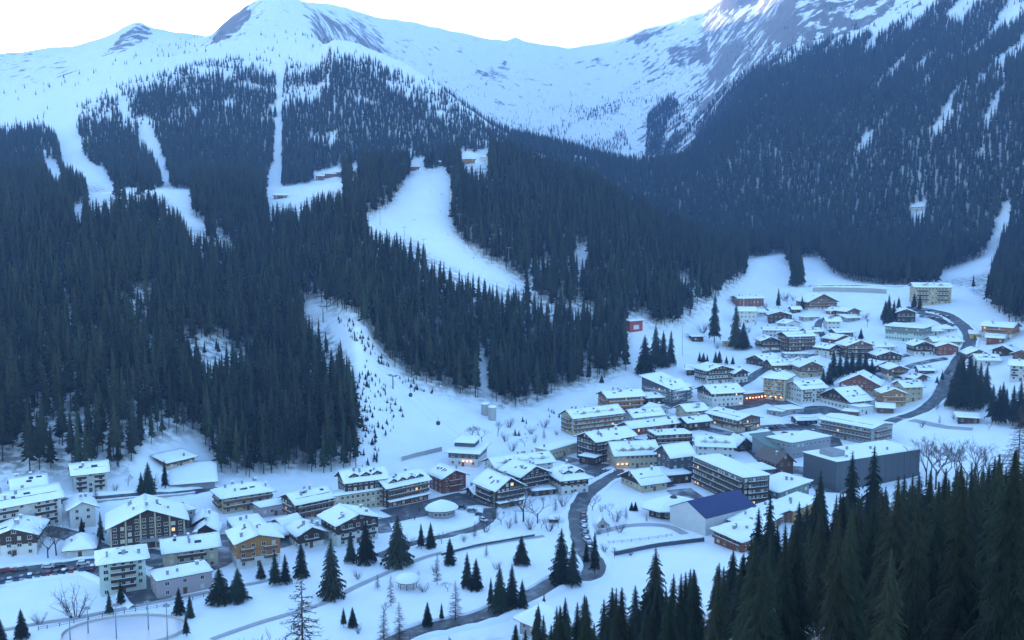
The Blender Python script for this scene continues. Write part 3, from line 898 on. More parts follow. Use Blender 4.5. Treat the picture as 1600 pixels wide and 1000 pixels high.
def balcony_mesh(w, mtl, snow=True):
    mb = MB()
    mb.box(-w/2, w/2, -1.25, .02, -.12, .04)
    mb.box(-w/2, w/2, -1.25, -1.17, .10, .95)
    mb.box(-w/2, -w/2+.08, -1.17, .02, .10, .95); mb.box(w/2-.08, w/2, -1.17, .02, .10, .95)
    n = max(2, int(w/3.2))
    for k in range(n+1):
        x = -w/2+.06+(w-.12)*k/n
        mb.box(x-.06, x+.06, -1.28, -1.16, .04, 1.02)
    if snow: mb.box(-w/2, w/2, -1.29, -1.13, .955, 1.06, 1)
    return mb.mesh('balcony', [mtl, M['roof_snow']])

HOUSES = []
def house(name, label, L, Rr, hp, d, roof='p', rise=None, n=3, wall='white', upper=None, uf=.4, balc=0, bmat='wood_dark', ov=1.35,
          chim=2, dorm=0, snow=True, lit=.05, step=2.9, roofmat='roof', win=True, side=True, cat='house', snowt=.55, group=None, wmax=None):
    P = hit(L[0], L[1]+hp, 320*S); Q = hit(Rr[0], Rr[1]+hp, 320*S)
    r1_, r2_ = math.hypot(P[0], P[1]), math.hypot(Q[0], Q[1])
    if min(r1_, r2_) > 930 or abs(r1_-r2_) > 60:
        rr2_ = min(r1_, r2_)
        for k_, (pt, px_, py_) in enumerate(((P, L[0], L[1]), (Q, Rr[0], Rr[1]))):
            x_, y_, z_ = at_r(px_, py_+hp, rr2_); pt[:] = (x_, y_, z_)
    w = float(np.hypot(*(Q-P)[:2])); ang = math.atan2(Q[1]-P[1], Q[0]-P[0])
    rm = .5*(np.hypot(P[0], P[1])+np.hypot(Q[0], Q[1]))
    h = hp*rm/F
    ca, sa = math.cos(ang), math.sin(ang)
    loc = lambda x, y: (mid[0]+x*ca-y*sa, mid[1]+x*sa+y*ca)
    mid = (P+Q)/2
    cx, cy = mid[0]-(d/2)*sa, mid[1]+(d/2)*ca
    zs = [float(ground(cx+u*w/2*ca-v*d/2*sa, cy+u*w/2*sa+v*d/2*ca)) for u in (-1, 1) for v in (-1, 1)]
    ztop = .5*(P[2]+Q[2])+h
    zb = min(zs)-.6
    z0 = .5*(P[2]+Q[2])-zb          # street level in local height
    H_ = ztop-zb
    root = empty(name, (cx, cy, zb), ang)
    put(root, label, cat, group)
    HOUSES.append((label, round(w, 1), round(h, 1), round(math.degrees(ang)), round(rm)))
    hw, hd = w/2, d/2
    if rise is None: rise = {'p': d*.24, 'f': w*.22, 'flat': 0, 'hip': min(w, d)*.24, 'mono': 1.6}[roof]
    wm = M[wall]; um = M[upper] if upper else wm
    zl = z0+(H_-z0)*(1-uf) if upper else H_
    mb = MB()
    def profile(zlo, e):
        if roof == 'p':
            return ([(-hd-e, zlo), (hd+e, zlo), (hd+e, H_), (0, H_+rise), (-hd-e, H_)], 'x', -hw-e, hw+e)
        if roof == 'f':
            return ([(-hw-e, zlo), (hw+e, zlo), (hw+e, H_), (0, H_+rise), (-hw-e, H_)], 'y', -hd-e, hd+e)
        if roof == 'mono':
            return ([(-hd-e, zlo), (hd+e, zlo), (hd+e, H_+rise), (-hd-e, H_)], 'x', -hw-e, hw+e)
        return ([(-hd-e, zlo), (hd+e, zlo), (hd+e, H_), (-hd-e, H_)], 'x', -hw-e, hw+e)
    if upper:
        mb.box(-hw, hw, -hd, hd, 0, zl); mb.build('wall', wm, root)
        mb = MB(); mb.prism(*profile(zl, .07)); mb.build('upper_wall', um, root)
    else:
        mb.prism(*profile(0, 0)); mb.build('wall', wm, root)
    e = .07 if upper else 0
    # roof planes as (p00,p10,p11,p01)
    o = ov
    planes = []
    if roof == 'p':
        s = rise/hd
        ze = H_-o*s; zr = H_+rise
        planes = [((-hw-o, -hd-o, ze), (hw+o, -hd-o, ze), (hw+o, 0, zr), (-hw-o, 0, zr)),
                  ((-hw-o, 0, zr), (hw+o, 0, zr), (hw+o, hd+o, ze), (-hw-o, hd+o, ze))]
    elif roof == 'f':
        s = rise/hw
        ze = H_-o*s; zr = H_+rise
        planes = [((-hw-o, -hd-o, ze), (0, -hd-o, zr), (0, hd+o, zr), (-hw-o, hd+o, ze)),
                  ((0, -hd-o, zr), (hw+o, -hd-o, ze), (hw+o, hd+o, ze), (0, hd+o, zr))]
    elif roof == 'mono':
        s = rise/d
        planes = [((-hw-o, -hd-o, H_-o*s), (hw+o, -hd-o, H_-o*s), (hw+o, hd+o, H_+rise+o*s), (-hw-o, hd+o, H_+rise+o*s))]
    elif roof == 'flat':
        oo = min(o, .35)
        planes = [((-hw-oo, -hd-oo, H_), (hw+oo, -hd-oo, H_), (hw+oo, hd+oo, H_), (-hw-oo, hd+oo, H_))]
    elif roof == 'hip':
        m_ = min(hw, hd); s = rise/m_; ze = H_-o*s; zr = H_+rise
        rx, ry = hw-m_, hd-m_
        A, B, C, D = (-hw-o, -hd-o, ze), (hw+o, -hd-o, ze), (hw+o, hd+o, ze), (-hw-o, hd+o, ze)
        r1, r2, r3, r4 = (-rx, -ry, zr), (rx, -ry, zr), (rx, ry, zr), (-rx, ry, zr)
        planes = [(A, B, r2, r1), (B, C, r3, r2), (C, D, r4, r3), (D, A, r1, r4)]
    rb = MB(); sb = MB()
    for pl in planes:
        rb.slab(*pl, .02, .24)
        if snow:
            L1 = math.dist(pl[0], pl[1]); L2 = math.dist(pl[1], pl[2])
            sb.slab(*pl, .243, .243+snowt, max(3, min(16, int(L1/1.6))), max(3, min(10, int(L2/1.6))), .11, edge=.16)
    ro = rb.build('roof', M[roofmat], root)
    if snow: sb.build('roof_snow', M['roof_snow'], ro, True)
    def roof_z(x, y):
        if roof == 'p': return H_+rise*(1-abs(y)/hd)
        if roof == 'f': return H_+rise*(1-abs(x)/hw)
        if roof == 'mono': return H_+rise*(y+hd)/d
        if roof == 'hip':
            m_ = min(hw, hd)
            return H_+rise*min(1, min((hw-abs(x))/m_, (hd-abs(y))/m_))
        return H_
    for k in range(chim):
        x = random.uniform(-.8, .8)*hw; y = random.uniform(-.75, .5)*hd
        s_ = random.uniform(.8, 1.5)
        c_ = link('chimney', CHIM, ro, (x, y, roof_z(x, y)+.9), (0, 0, 0), (s_, random.uniform(.8, 1.2), random.uniform(.8, 1.2)))
        if random.random() < .6: link('chimney_snow', CHSNOW, ro, tuple(c_.location), (0, 0, 0), tuple(c_.scale))
    if snow and roof in ('p', 'f', 'hip') and w > 9:
        sl = math.atan2(rise, hd if roof != 'f' else hw)
        for k in range(random.randint(1, 4) if chim else 0):
            if roof == 'f':
                x = random.choice((-1, 1))*random.uniform(.25, .75)*hw; y = random.uniform(-.8, .6)*hd; rot = (0, sl*(1 if x > 0 else -1), 0)
            else:
                x = random.uniform(-.75, .75)*(hw if roof == 'p' else max(hw-min(hw, hd)*.9, .5)); y = -random.uniform(.25, .75)*hd; rot = (sl, 0, 0)
            link('skylight', SKYL, ro, (x, y, roof_z(x, y)+.24+snowt+.10), rot, (random.uniform(1.0, 2.4), random.uniform(.8, 1.5), 1))
        if roof == 'p' and random.random() < .6:
            y = -hd*.72
            link('snow_guard', GUARD, ro, (0, y, roof_z(0, y)+.24+snowt+.02), (0, 0, 0), (w*.94, 1, 1))
    for k in range(dorm):
        x = (k+.5-dorm/2)*(w*.86/dorm)
        if roof == 'p': yf = -hd*.86
        else: yf = -hd*.8
        zf = roof_z(x, yf); dw = min(2.1, w*.3/dorm+.7)
        mb = MB(); dl = hd*.62
        mb.prism([(x-dw, zf-.5), (x+dw, zf-.5), (x+dw, zf+1.5), (x, zf+2.5), (x-dw, zf+1.5)], 'y', yf, yf+dl)
        dm = mb.build('dormer', um, ro)
        mb = MB()
        for sg in (-1, 1):
            mb.slab((x+sg*(dw+.4), yf-.4, zf+1.3), (x, yf-.4, zf+2.55), (x, yf+dl, zf+2.55), (x+sg*(dw+.4), yf+dl, zf+1.3), .0, .42, 3, 3, .05, edge=.08)
        mb.build('dormer_snow', M['roof_snow'], ro, True)
        link('window', WIN, ro, (x, yf-.02, zf+.75), (0, 0, 0), (1.5, 1, 1.3))
    # openings
    hh = H_-z0
    fl = n; fh = hh/fl
    if win:
        yy = -hd-e
        extra = 1 if roof == 'f' and rise > 2.2 else 0
        face_windows(root, w, yy, 0, 0, 0, fl+extra, z0, fh, step, lit, True, top_w=(w*.42 if extra else None))
        c = np.array((cx, cy)); left_n = np.array((-ca, -sa))
        sgn = 1 if np.dot(left_n, -c) > 0 else -1       # which end faces the camera
        if side:
            a_ = -math.pi/2 if sgn > 0 else math.pi/2
            ex2 = 1 if roof == 'p' and rise > 2.2 else 0
            face_windows(root, d, -hw-e, a_, 0, 0, fl+ex2, z0, fh, step, lit, top_w=(d*.42 if ex2 else None))
        link('door', DOOR, root, (0, -hd-.002, z0), (0, 0, 0), (1.3, 1, min(2.2, fh*.85)))
    if balc:
        bm = M[bmat]
        if balc == 1:
            me_ = balcony_mesh(w-.3, bm)
            for f in range(1, fl): link('balcony', me_, root, (0, -hd-e, z0+f*fh))
            if side and d > 9:
                a_ = -math.pi/2 if sgn > 0 else math.pi/2
                me2 = balcony_mesh(d*.7, bm)
                for f in range(1, fl):
                    link('balcony', me2, root, (-sgn*(hw+e), 0, z0+f*fh), (0, 0, a_))
        elif balc == 2:
            me_ = balcony_mesh(w*.3, bm)
            for f in range(1, fl):
                for x in (-w*.27, w*.27): link('balcony', me_, root, (x, -hd-e, z0+f*fh))
        elif balc == 3:
            me_ = balcony_mesh(w*.55, bm)
            for f in range(1, fl): link('balcony', me_, root, (0, -hd-e, z0+f*fh))
    root['_dims'] = None
    del root['_dims']
    return root, dict(w=w, d=d, h=H_, z0=z0, hw=hw, hd=hd, rise=rise, e=e, fh=fh, ang=ang, r=rm)

def awning(root, q, mtl='wood', z=3.0, x0=None, x1=None, out=2.2):
    x0 = -q['hw'] if x0 is None else x0; x1 = q['hw'] if x1 is None else x1
    y = -q['hd']-q['e']
    mb = MB(); mb.slab((x0, y-out, q['z0']+z-.3), (x1, y-out, q['z0']+z-.3), (x1, y-.003, q['z0']+z), (x0, y-.003, q['z0']+z), 0, .15)
    a_ = mb.build('awning', M[mtl], root)
    mb = MB(); mb.slab((x0, y-out, q['z0']+z-.3), (x1, y-out, q['z0']+z-.3), (x1, y-.003, q['z0']+z), (x0, y-.003, q['z0']+z), .153, .55, 8, 3, .08, edge=.1)
    mb.build('awning_snow', M['roof_snow'], a_, True)

def shop_lights(root, q, k, x0=-.9, x1=.9, z=2.3, out=.25):
    for i in range(k):
        x = q['hw']*(x0+(x1-x0)*(i+.5)/k)
        mb = MB(); mb.lathe([(.05, -.3), (.32, -.18), (.38, 0), (.3, .2), (.08, .3)], 8)
        o = mb.build('shop_lamp', M['lamp'], root); o.location = (x, -q['hd']-q['e']-out-.3, q['z0']+z)
        mb = MB(); mb.box(-.04, .04, 0, out+.32, .28, .36); b = mb.build('bracket', M['steel'], o)

h = house
# --- left end of the town
h('chalet', 'small brown chalet with snowy roof at the far left below the wood', (22,765),(72,759), 22, 10, 'p', 2.6, 2, 'cream','wood',.5, 3, 'wood')
h('apartment_block', 'four-storey white block with dark balconies alone under the forest, upper left of town', (116,742),(168,738), 29, 11, 'p', 2.8, 4, 'white', None, 0, 2, chim=3, cat='apartment block')
h('apartment_block', 'long white apartment row with dark balconies at the left edge', (-14,799),(97,778), 42, 12, 'p', 3.2, 4, 'white', None, 0, 2, chim=6, cat='apartment block')
h('villa', 'pale gabled villa between the long apartment row and the timber hotel', (110,797),(150,793), 30, 11, 'f', 2.2, 3, 'white', chim=2)
h('hotel', 'white hotel with dark timber gable band at the left edge by the road', (-12,840),(58,838), 30, 15, 'f', 2.4, 3, 'white','wood_dark',.45, 0, chim=3, cat='hotel')
big, q = h('hotel', 'large dark timber hotel with cream uprights under one broad snowy gable', (173,826),(290,811), 38, 19, 'f', 5.2, 4, 'wood_dark', None, 0, 0, ov=1.6, chim=6, lit=.14, step=2.3, cat='hotel')
for k in range(6):
    x = -q['hw']+.3+(q['w']-.6)*k/5
    zt = q['h']+q['rise']*(1-abs(x)/q['hw'])-.3
    mb = MB(); mb.box(x-.28, x+.28, -q['hd']-.5, -q['hd']+.01, q['z0']-.6, zt); mb.build('pilaster', M['cream'], big)
mb = MB(); mb.slab((-q['hw']*.25,-q['hd']-3.2,q['z0']+3.2),(q['hw']*.98,-q['hd']-3.2,q['z0']+3.2),(q['hw']*.98,-q['hd']-.52,q['z0']+3.4),(-q['hw']*.25,-q['hd']-.52,q['z0']+3.4),0,.3); mb.build('canopy', M['grey'], big)
h('annex', 'flat-roofed grey annex behind the right end of the broad-gabled timber hotel', (292,800),(306,796), 26, 14, 'flat', n=3, wall='grey', chim=1)
h('chalet', 'small dark gabled chalet right of the broad timber hotel, front one of two', (307,830),(338,827), 14, 8, 'f', 2.2, 1, 'white','wood_dark',.5, chim=1)
h('chalet', 'small dark gabled chalet right of the broad timber hotel, rear one of two', (306,816),(337,812), 16, 8, 'f', 2.0, 2, 'wood_dark', chim=1)
h('apartment_house', 'cream three-storey apartment house with straight snowy roof in front of the timber hotel', (259,864),(341,851), 33, 11, 'p', 2.4, 3, 'cream', None, 0, 3, chim=4, cat='apartment house')
h('garage_building', 'long low mauve building with flat snowy roof below the cream apartment house', (246,910),(332,892), 27, 10, 'flat', n=2, wall='mauve', chim=3, step=5.0, cat='building')
h('apartment_tower', 'mint green five-storey apartment house beside the lower left road', (158,883),(229,871), 50, 12, 'hip', 1.8, 5, 'mint', None, 0, 3, chim=4, step=2.4, cat='apartment house')
h('cottage', 'low white cottage with mounded snow roof by the left car park', (104,858),(146,854), 15, 11, 'hip', 2.8, 1, 'white', chim=1, cat='cottage')
h('hotel', 'white house with ochre timber upper gable left of the tall park spruces', (371,849),(438,838), 42, 14, 'f', 2.0, 3, 'white','wood_orange',.6, 2, 'wood', chim=3)
h('hotel', 'cream hotel with brown balconies and even snowy roof under the forest edge', (349,778),(426,765), 26, 13, 'hip', 2.6, 3, 'cream', None, 0, 1, 'wood', chim=7, cat='hotel')
h('garage', 'wide flat snow-covered garage roof below the cream balcony hotel', (369,829),(418,821), 12, 16, 'flat', n=1, wall='grey', chim=2, step=5, cat='garage')
h('link_building', 'low grey link wall between the cream hotel and the long resort hotel', (407,794),(455,786), 16, 8, 'flat', n=1, wall='mauve', chim=0, cat='building')
h('villa', 'pale villa on the slope under the trees, upper left with a snowy lawn', (262,722),(304,715), 13, 9, 'mono', 1.5, 1, 'cream','wood',.4, chim=1)
h('shed', 'wide low shed buried under a sloping snow roof below the slope villa', (268,752),(336,757), 7, 20, 'mono', 3.5, 1, 'grey', chim=0, win=False, cat='shed')
# --- long resort hotel, centre left
h('hotel_wing', 'left brown wing of the long resort hotel with square cream bays', (464,787),(521,775), 27, 13, 'p', 2.6, 3, 'cream','wood_dark',.9, 1, 'wood', chim=4, lit=.15, step=2.4, cat='hotel')
h('hotel_wing', 'tall gabled central block of the long resort hotel behind the cream wing', (541,752),(604,743), 46, 11, 'p', 3.2, 5, 'cream','wood_dark',.4, 0, dorm=3, chim=4, step=2.3, cat='hotel')
h('hotel_wing', 'cream flat-fronted middle wing of the long resort hotel with three window rows', (522,776),(604,763), 27, 7, 'flat', n=3, wall='cream', chim=0, step=2.1, lit=.02, cat='hotel')
rw, q = h('hotel_wing', 'right dark timber wing of the long resort hotel facing the plaza', (605,761),(669,747), 33, 13, 'p', 2.8, 4, 'wood_dark', None, 0, 1, 'wood', dorm=4, chim=4, lit=.16, step=2.2, cat='hotel')
awning(rw, q); shop_lights(rw, q, 5)
h('arcade', 'small low snow-roofed shop row below the resort hotel wing', (446,822),(471,815), 13, 9, 'p', 1.8, 1, 'grey', chim=0, cat='shop')
h('house', 'red-brown house with snowy gable left of the plaza kiosk', (692,746),(728,740), 26, 12, 'f', 2.6, 3, 'wood_red', None, 0, 3, 'wood_red', chim=2)
h('chalet', 'small chalet with dark gable and white ground floor behind the park spruces', (467,836),(506,828), 24, 10, 'f', 2.2, 2, 'white','wood_dark',.6, 3, chim=3)
h('chalet', 'larger white chalet with dark gable behind the tall park spruces', (528,820),(591,806), 36, 14, 'f', 2.6, 3, 'white','wood_dark',.45, 2, chim=4)
# --- centre
st, q = h('lift_station', 'white modern gondola station with stepped flat roofs at the foot of the run', (701,705),(746,709), 22, 17, 'mono', 1.0, 2, 'white','darkgrey',.4, 0, ov=1.8, chim=0, cat='station')
mb = MB(); mb.box(-q['hw']*.9, q['hw']*.5, -q['hd']*.1, q['hd']*.9, q['h']+.4, q['h']+3.6); u_ = mb.build('upper_deck', M['darkgrey'], st)
mb = MB(); mb.slab((-q['hw']*1.0,-q['hd']*.3,q['h']+3.6),(q['hw']*.6,-q['hd']*.3,q['h']+3.6),(q['hw']*.6,q['hd']*1.0,q['h']+4.6),(-q['hw']*1.0,q['hd']*1.0,q['h']+4.6),.01,.6,6,5,.05); mb.build('upper_roof_snow', M['roof_snow'], u_, True)
shop_lights(st, q, 3, -.1, .7, 3.0)
h('shop_row', 'long snow-roofed building with roof dormers behind the two dark central chalets', (776,730),(864,719), 24, 14, 'p', 2.8, 3, 'white', None, 0, 0, dorm=4, chim=4, cat='building')
ch, q = h('chalet_hotel', 'dark timber chalet hotel with rows of small windows beside the plaza', (775,764),(817,756), 32, 16, 'f', 4.0, 4, 'wood_dark', None, 0, 1, 'wood_dark', chim=3, lit=.12, step=1.9, cat='hotel')
awning(ch, q); shop_lights(ch, q, 2, -1, -.5)
h('chalet_hotel', 'dark chalet with balcony rows right behind the plaza chalet hotel', (814,744),(856,735), 30, 15, 'f', 3.4, 4, 'white','wood_dark',.65, 1, 'wood_dark', chim=3, step=2.1, cat='hotel')
h('house', 'white house with hipped snow roof at the bend of the main road', (878,749),(919,743), 26, 16, 'hip', 3.8, 3, 'white','wood_dark',.45, 0, chim=4, dorm=2)
h('shop_row', 'long low cream shop building with flat snow roof above the main street', (858,705),(905,691), 15, 9, 'flat', n=1, wall='cream', chim=1, step=2.2, cat='building')
dh, q = h('hotel', 'dark brown hotel with regular windows and long ridge in the town centre', (931,690),(991,678), 34, 15, 'p', 3.0, 4, 'wood_dark', None, 0, 1, 'wood_dark', chim=6, lit=.1, step=2.1, cat='hotel')
h('shop', 'small flat snow-roofed shop at the foot of the dark central hotel', (905,712),(929,716), 12, 7, 'flat', n=1, wall='wood_dark', chim=0, lit=.3, cat='shop')
cr, q = h('guest_house', 'cream guest house with dormered snow roof and dark left gable by the square', (962,711),(1029,707), 22, 17, 'p', 4.2, 2, 'cream', None, 0, 0, dorm=4, chim=5, lit=.08, step=2.3, cat='guest house')
shop_lights(cr, q, 3, -1.0, -.4)
h('hotel', 'cream hotel with several front gables under the forest run-out', (896,655),(972,641), 27, 13, 'p', 3.2, 4, 'cream', None, 0, 1, 'wood', dorm=3, chim=5, lit=.08, step=2.3, cat='hotel')
h('hotel', 'red timber hotel with arched snow roof at the foot of the forest', (950,624),(1006,615), 24, 15, 'p', 2.6, 3, 'wood_red', None, 0, 1, 'wood_orange', chim=5, lit=.12, step=2.5, cat='hotel')
h('house', 'dark little house between the red timber hotel and the wedge-roofed hotel', (1010,623),(1048,617), 12, 10, 'p', 2.0, 1, 'wood_dark', chim=2)
h('house', 'low house with skylit snow roof right of the many-gabled cream hotel', (990,653),(1036,645), 13, 11, 'p', 3.0, 1, 'white', chim=3)
h('house', 'small gabled house with white walls behind the skylit low house', (1020,642),(1044,637), 11, 9, 'f', 2.2, 1, 'white', chim=1)
h('hotel', 'grey wedge-roofed modern hotel under the forest with slanting snow roof', (1050,612),(1080,600), 22, 24, 'mono', 5.5, 4, 'darkgrey', None, 0, 1, 'grey', chim=2, step=2.0, cat='hotel')
h('hotel_wing', 'dark pointed left wing of the wedge-roofed hotel', (1022,600),(1048,612), 20, 12, 'f', 5.0, 2, 'darkgrey', chim=1, cat='hotel')
h('house', 'dark house with snowy roof behind the white balcony hotel by the nursery slope', (1073,578),(1098,577), 9, 11, 'p', 2.4, 1, 'wood_dark', chim=0)
h('hotel', 'white balcony hotel with dark gable nearest the nursery slope', (1105,582),(1147,575), 21, 16, 'f', 2.8, 3, 'white','wood_dark',.35, 1, 'wood_dark', chim=2, step=2.2, cat='hotel')
h('house', 'small white gabled house right of the balcony hotel at the nursery slope', (1148,584),(1168,581), 16, 10, 'f', 2.4, 2, 'white','wood_dark',.4, 0, chim=1)
wh, q = h('hotel', 'white hotel with dark left gable and broad roof above the red market stalls', (1113,616),(1161,611), 22, 19, 'p', 3.4, 3, 'white','wood_dark',.25, 0, chim=4, step=2.6, cat='hotel')
h('house', 'cream house with small front dormer left of the long brown arcade building', (1073,643),(1105,639), 15, 12, 'p', 2.6, 2, 'cream', dorm=1, chim=1)
ar, q = h('arcade', 'long brown arcade building with straight snow roof running towards the square', (1105,642),(1153,660), 17, 17, 'p', 2.2, 2, 'cream','wood',.7, 1, 'wood', chim=1, step=2.4, cat='building')
h('row_house', 'long low terrace with snow roof and garden firs behind the central hotel', (986,670),(1060,658), 12, 10, 'p', 2.2, 1, 'wood_red', chim=4, cat='terrace')
h('row_house', 'right-hand low terrace with snow roof below the cream dormer house', (1074,661),(1109,656), 13, 10, 'p', 1.8, 1, 'wood_dark', chim=2, cat='terrace')
h('hotel', 'two-tiered hotel with white end walls and dark balconies in the town centre', (1025,681),(1081,677), 27, 12, 'flat', n=4, wall='white', upper='wood_dark', uf=.9, balc=1, bmat='wood', chim=4, cat='hotel')
h('villa', 'pale stone villa with several snowy gables by the long dark hotel', (1089,696),(1146,697), 20, 14, 'p', 3.4, 2, 'white', dorm=3, chim=3, step=2.2)
h('hall', 'cream hall with wide snow roof and dark eaves facing the main road', (1003,757),(1042,750), 14, 17, 'p', 4.0, 1, 'cream','wood_dark',.2, 0, chim=2, cat='hall')
h('annex', 'dark lower annex behind the cream hall by the main road', (1042,744),(1080,740), 14, 15, 'flat', n=1, wall='wood_dark', chim=0, cat='building')
ld, q = h('hotel', 'very long dark slab hotel with grey mansard and hundreds of small windows', (1084,712),(1160,749), 44, 13, 'flat', n=5, wall='wood_dark', upper='darkgrey', uf=.22, balc=1, bmat='wood_dark', chim=0, lit=.2, step=2.0, cat='hotel', snowt=.7)
h('hotel_wing', 'grey patchy-roofed wing joining the left end of the long dark hotel', (1048,713),(1083,708), 36, 12, 'p', 4.0, 3, 'darkgrey', chim=0, roofmat='roof_green', cat='hotel')
hall, q = h('sports_hall', 'white hall with bare dark blue roof in front of the long dark hotel', (1102,811),(1180,789), 27, 19, 'p', 4.4, 2, 'white', None, 0, 0, ov=.3, chim=0, snow=False, roofmat='roof_blue', win=False, cat='hall')
h('restaurant', 'low brick-fronted restaurant with stepped snow roof right of the blue-roofed hall, front one', (1116,829),(1159,844), 20, 15, 'mono', 1.4, 2, 'wood_red', None, 0, 1, 'wood', chim=3, lit=.2, cat='restaurant')
h('house', 'snow-roofed house behind the brick-fronted restaurant at the edge of the near wood', (1142,813),(1185,824), 18, 13, 'mono', 1.4, 2, 'wood', chim=2)
h('house', 'green-sided flat-roofed house behind the blue-roofed hall', (1174,757),(1216,769), 20, 20, 'mono', 1.6, 2, 'roof_green', None, 0, 0, chim=4)
h('house', 'flat snow-roofed house with timber front beside the near wood, behind the green-sided house', (1206,788),(1238,798), 20, 16, 'mono', 1.6, 2, 'wood_orange', chim=2)
h('house', 'snow-roofed house just right of the blue roof ridge', (1174,795),(1205,806), 16, 12, 'mono', 1.3, 2, 'wood', chim=2)
h('shop', 'flat snow-roofed pavilion with blue fascia right of the long dark hotel', (1168,738),(1211,733), 16, 12, 'flat', n=1, wall='darkgrey', chim=0, roofmat='roof_blue', cat='pavilion')
h('house', 'brown-roofed house almost bare of snow with timber gable behind the blue-fascia pavilion', (1214,722),(1239,719), 22, 16, 'f', 3.8, 2, 'wood', chim=1, snow=False, roofmat='roof_brown')
h('shop_row', 'grey building with slanting green left roof and flat snow top by the car park', (1236,694),(1297,682), 24, 16, 'flat', n=2, wall='grey', chim=1, step=3.0, cat='building')
h('roof_wing', 'slanting green-grey roof wing at the left of the car-park building', (1206,702),(1235,697), 15, 15, 'mono', 4.0, 1, 'grey', chim=0, snow=False, roofmat='roof_green', win=False, cat='building')
sl, q = h('hotel', 'flat-gabled slab hotel with brown balcony bands facing the square', (1282,655),(1361,671), 25, 20, 'p', 1.5, 3, 'grey', None, 0, 1, 'wood', ov=1.4, chim=0, step=2.2, cat='hotel')
an_, q = h('arena', 'long windowless dark grey building with snow roof behind the near wood', (1306,727),(1436,701), 42, 20, 'flat', n=3, wall='darkgrey', chim=5, win=False, cat='hall')
for k in range(13):
    x = -q['hw']+q['w']*(k+.5)/13
    mb = MB(); mb.box(x-.12, x+.12, -q['hd']-.10, -q['hd']+.01, 0, q['h']-.05); mb.build('cladding_rib', M['roof'], an_)
mb = MB(); mb.box(-q['hw']*.9, -q['hw']*.62, -q['hd']*.5, q['hd']*.3, q['h']+.3, q['h']+3.2); mb.build('roof_plant', M['grey'], an_)
cm_, q = h('hotel', 'tall cream hotel with bay fronts above the square', (1192,589),(1226,594), 34, 20, 'hip', 3.0, 5, 'cream', None, 0, 2, 'wood_orange', chim=3, lit=.1, step=1.9, cat='hotel')
shop_lights(cm_, q, 4, -1, .9)
h('hotel', 'white hotel with dark wooden left gable next to the tall cream hotel', (1252,611),(1290,603), 22, 15, 'p', 3.4, 3, 'white', None, 0, 2, 'wood', chim=2, step=2.3, cat='hotel')
h('chalet_hotel', 'wide dark chalet with white right flank in front of the brown-gabled cream chalet', (1328,631),(1361,622), 13, 25, 'p', 6.0, 2, 'white','wood_dark',.3, 0, chim=2, cat='chalet')
h('chalet_hotel', 'large cream chalet with broad brown gable above the square', (1311,599),(1374,603), 18, 18, 'f', 6.0, 3, 'cream','wood_red',.45, 0, chim=3, step=2.6, cat='chalet')
h('shop', 'small flat snow-roofed kiosk left of two at the foot of the wide dark chalet', (1316,643),(1340,645), 9, 9, 'flat', n=1, wall='wood', chim=0, cat='kiosk')
h('shop', 'small flat snow-roofed kiosk right of two at the foot of the wide dark chalet', (1343,639),(1364,634), 11, 9, 'flat', n=1, wall='white', chim=0, cat='kiosk')
h('chalet', 'orange timber chalet with snowy gable at the bend of the right road', (1378,617),(1414,614), 21, 11, 'f', 2.4, 3, 'cream','wood_orange',.75, 1, 'wood_orange', chim=2, lit=.12)
h('house', 'yellow-cream house with dark right flank beside the orange timber chalet', (1412,609),(1441,602), 22, 11, 'p', 2.6, 3, 'cream', None, 0, 0, chim=2)
h('hut', 'little brown hut with snow roof in front of the orange timber chalet', (1371,637),(1396,637), 9, 8, 'p', 1.6, 1, 'wood', chim=0, cat='hut')
h('market_hall', 'wide low snow-roofed market building with red front near the pale stone villa', (1176,692),(1212,684), 10, 14, 'p', 3.2, 1, 'wood_red', chim=1, lit=.25, cat='market hall')
h('house', 'little dark house with steep snow gable between villa and market building', (1154,694),(1172,692), 12, 9, 'f', 3.0, 1, 'wood_dark', chim=0)
mk, q = h('market_row', 'low red market stalls with snow roof right of the white dark-gabled hotel', (1162,618),(1194,612), 12, 7, 'flat', n=1, wall='wood_red', chim=0, lit=.5, cat='stalls')
shop_lights(mk, q, 6)
h('pavilion', 'low glass pavilion with snow roof in the middle of the square, left one', (1198,640),(1222,645), 7, 12, 'flat', n=1, wall='grey', chim=0, cat='pavilion')
h('pavilion', 'low glass pavilion with snow roof in the middle of the square, right one', (1226,643),(1256,637), 7, 12, 'flat', n=1, wall='grey', chim=0, cat='pavilion')
h('kiosk', 'small dark kiosk with thick snow roof beside the slab hotel', (1247,658),(1277,655), 7, 9, 'p', 1.2, 1, 'wood_dark', chim=0, cat='kiosk')
# --- upper right part of town
h('house', 'brick-brown house with thin snow roof, highest at the left of the upper town', (1153,468),(1193,465), 13, 14, 'p', 1.6, 3, 'wood_red', chim=3, cat='house')
h('house', 'white three-storey house under the brick-brown house among conifers', (1155,488),(1181,485), 18, 13, 'p', 2.6, 3, 'white', chim=0)
h('chalet', 'brown chalet with wide snow gable below the lone upper fir', (1201,494),(1237,491), 12, 14, 'f', 2.6, 2, 'wood_dark', chim=1)
h('hotel', 'large timber chalet hotel with wide gable at the top of the town', (1263,474),(1307,469), 12, 20, 'f', 6.0, 3, 'white','wood',.75, 1, 'wood', ov=1.8, chim=2, step=2.4, cat='hotel')
h('house', 'small cream house right of the wide-gabled top chalet hotel', (1322,489),(1343,485), 10, 12, 'f', 2.4, 2, 'cream','wood',.4, chim=0)
h('house', 'narrow white house with two snow tiers below the wide-gabled chalet hotel', (1292,503),(1313,502), 13, 11, 'p', 2.4, 2, 'white', chim=1)
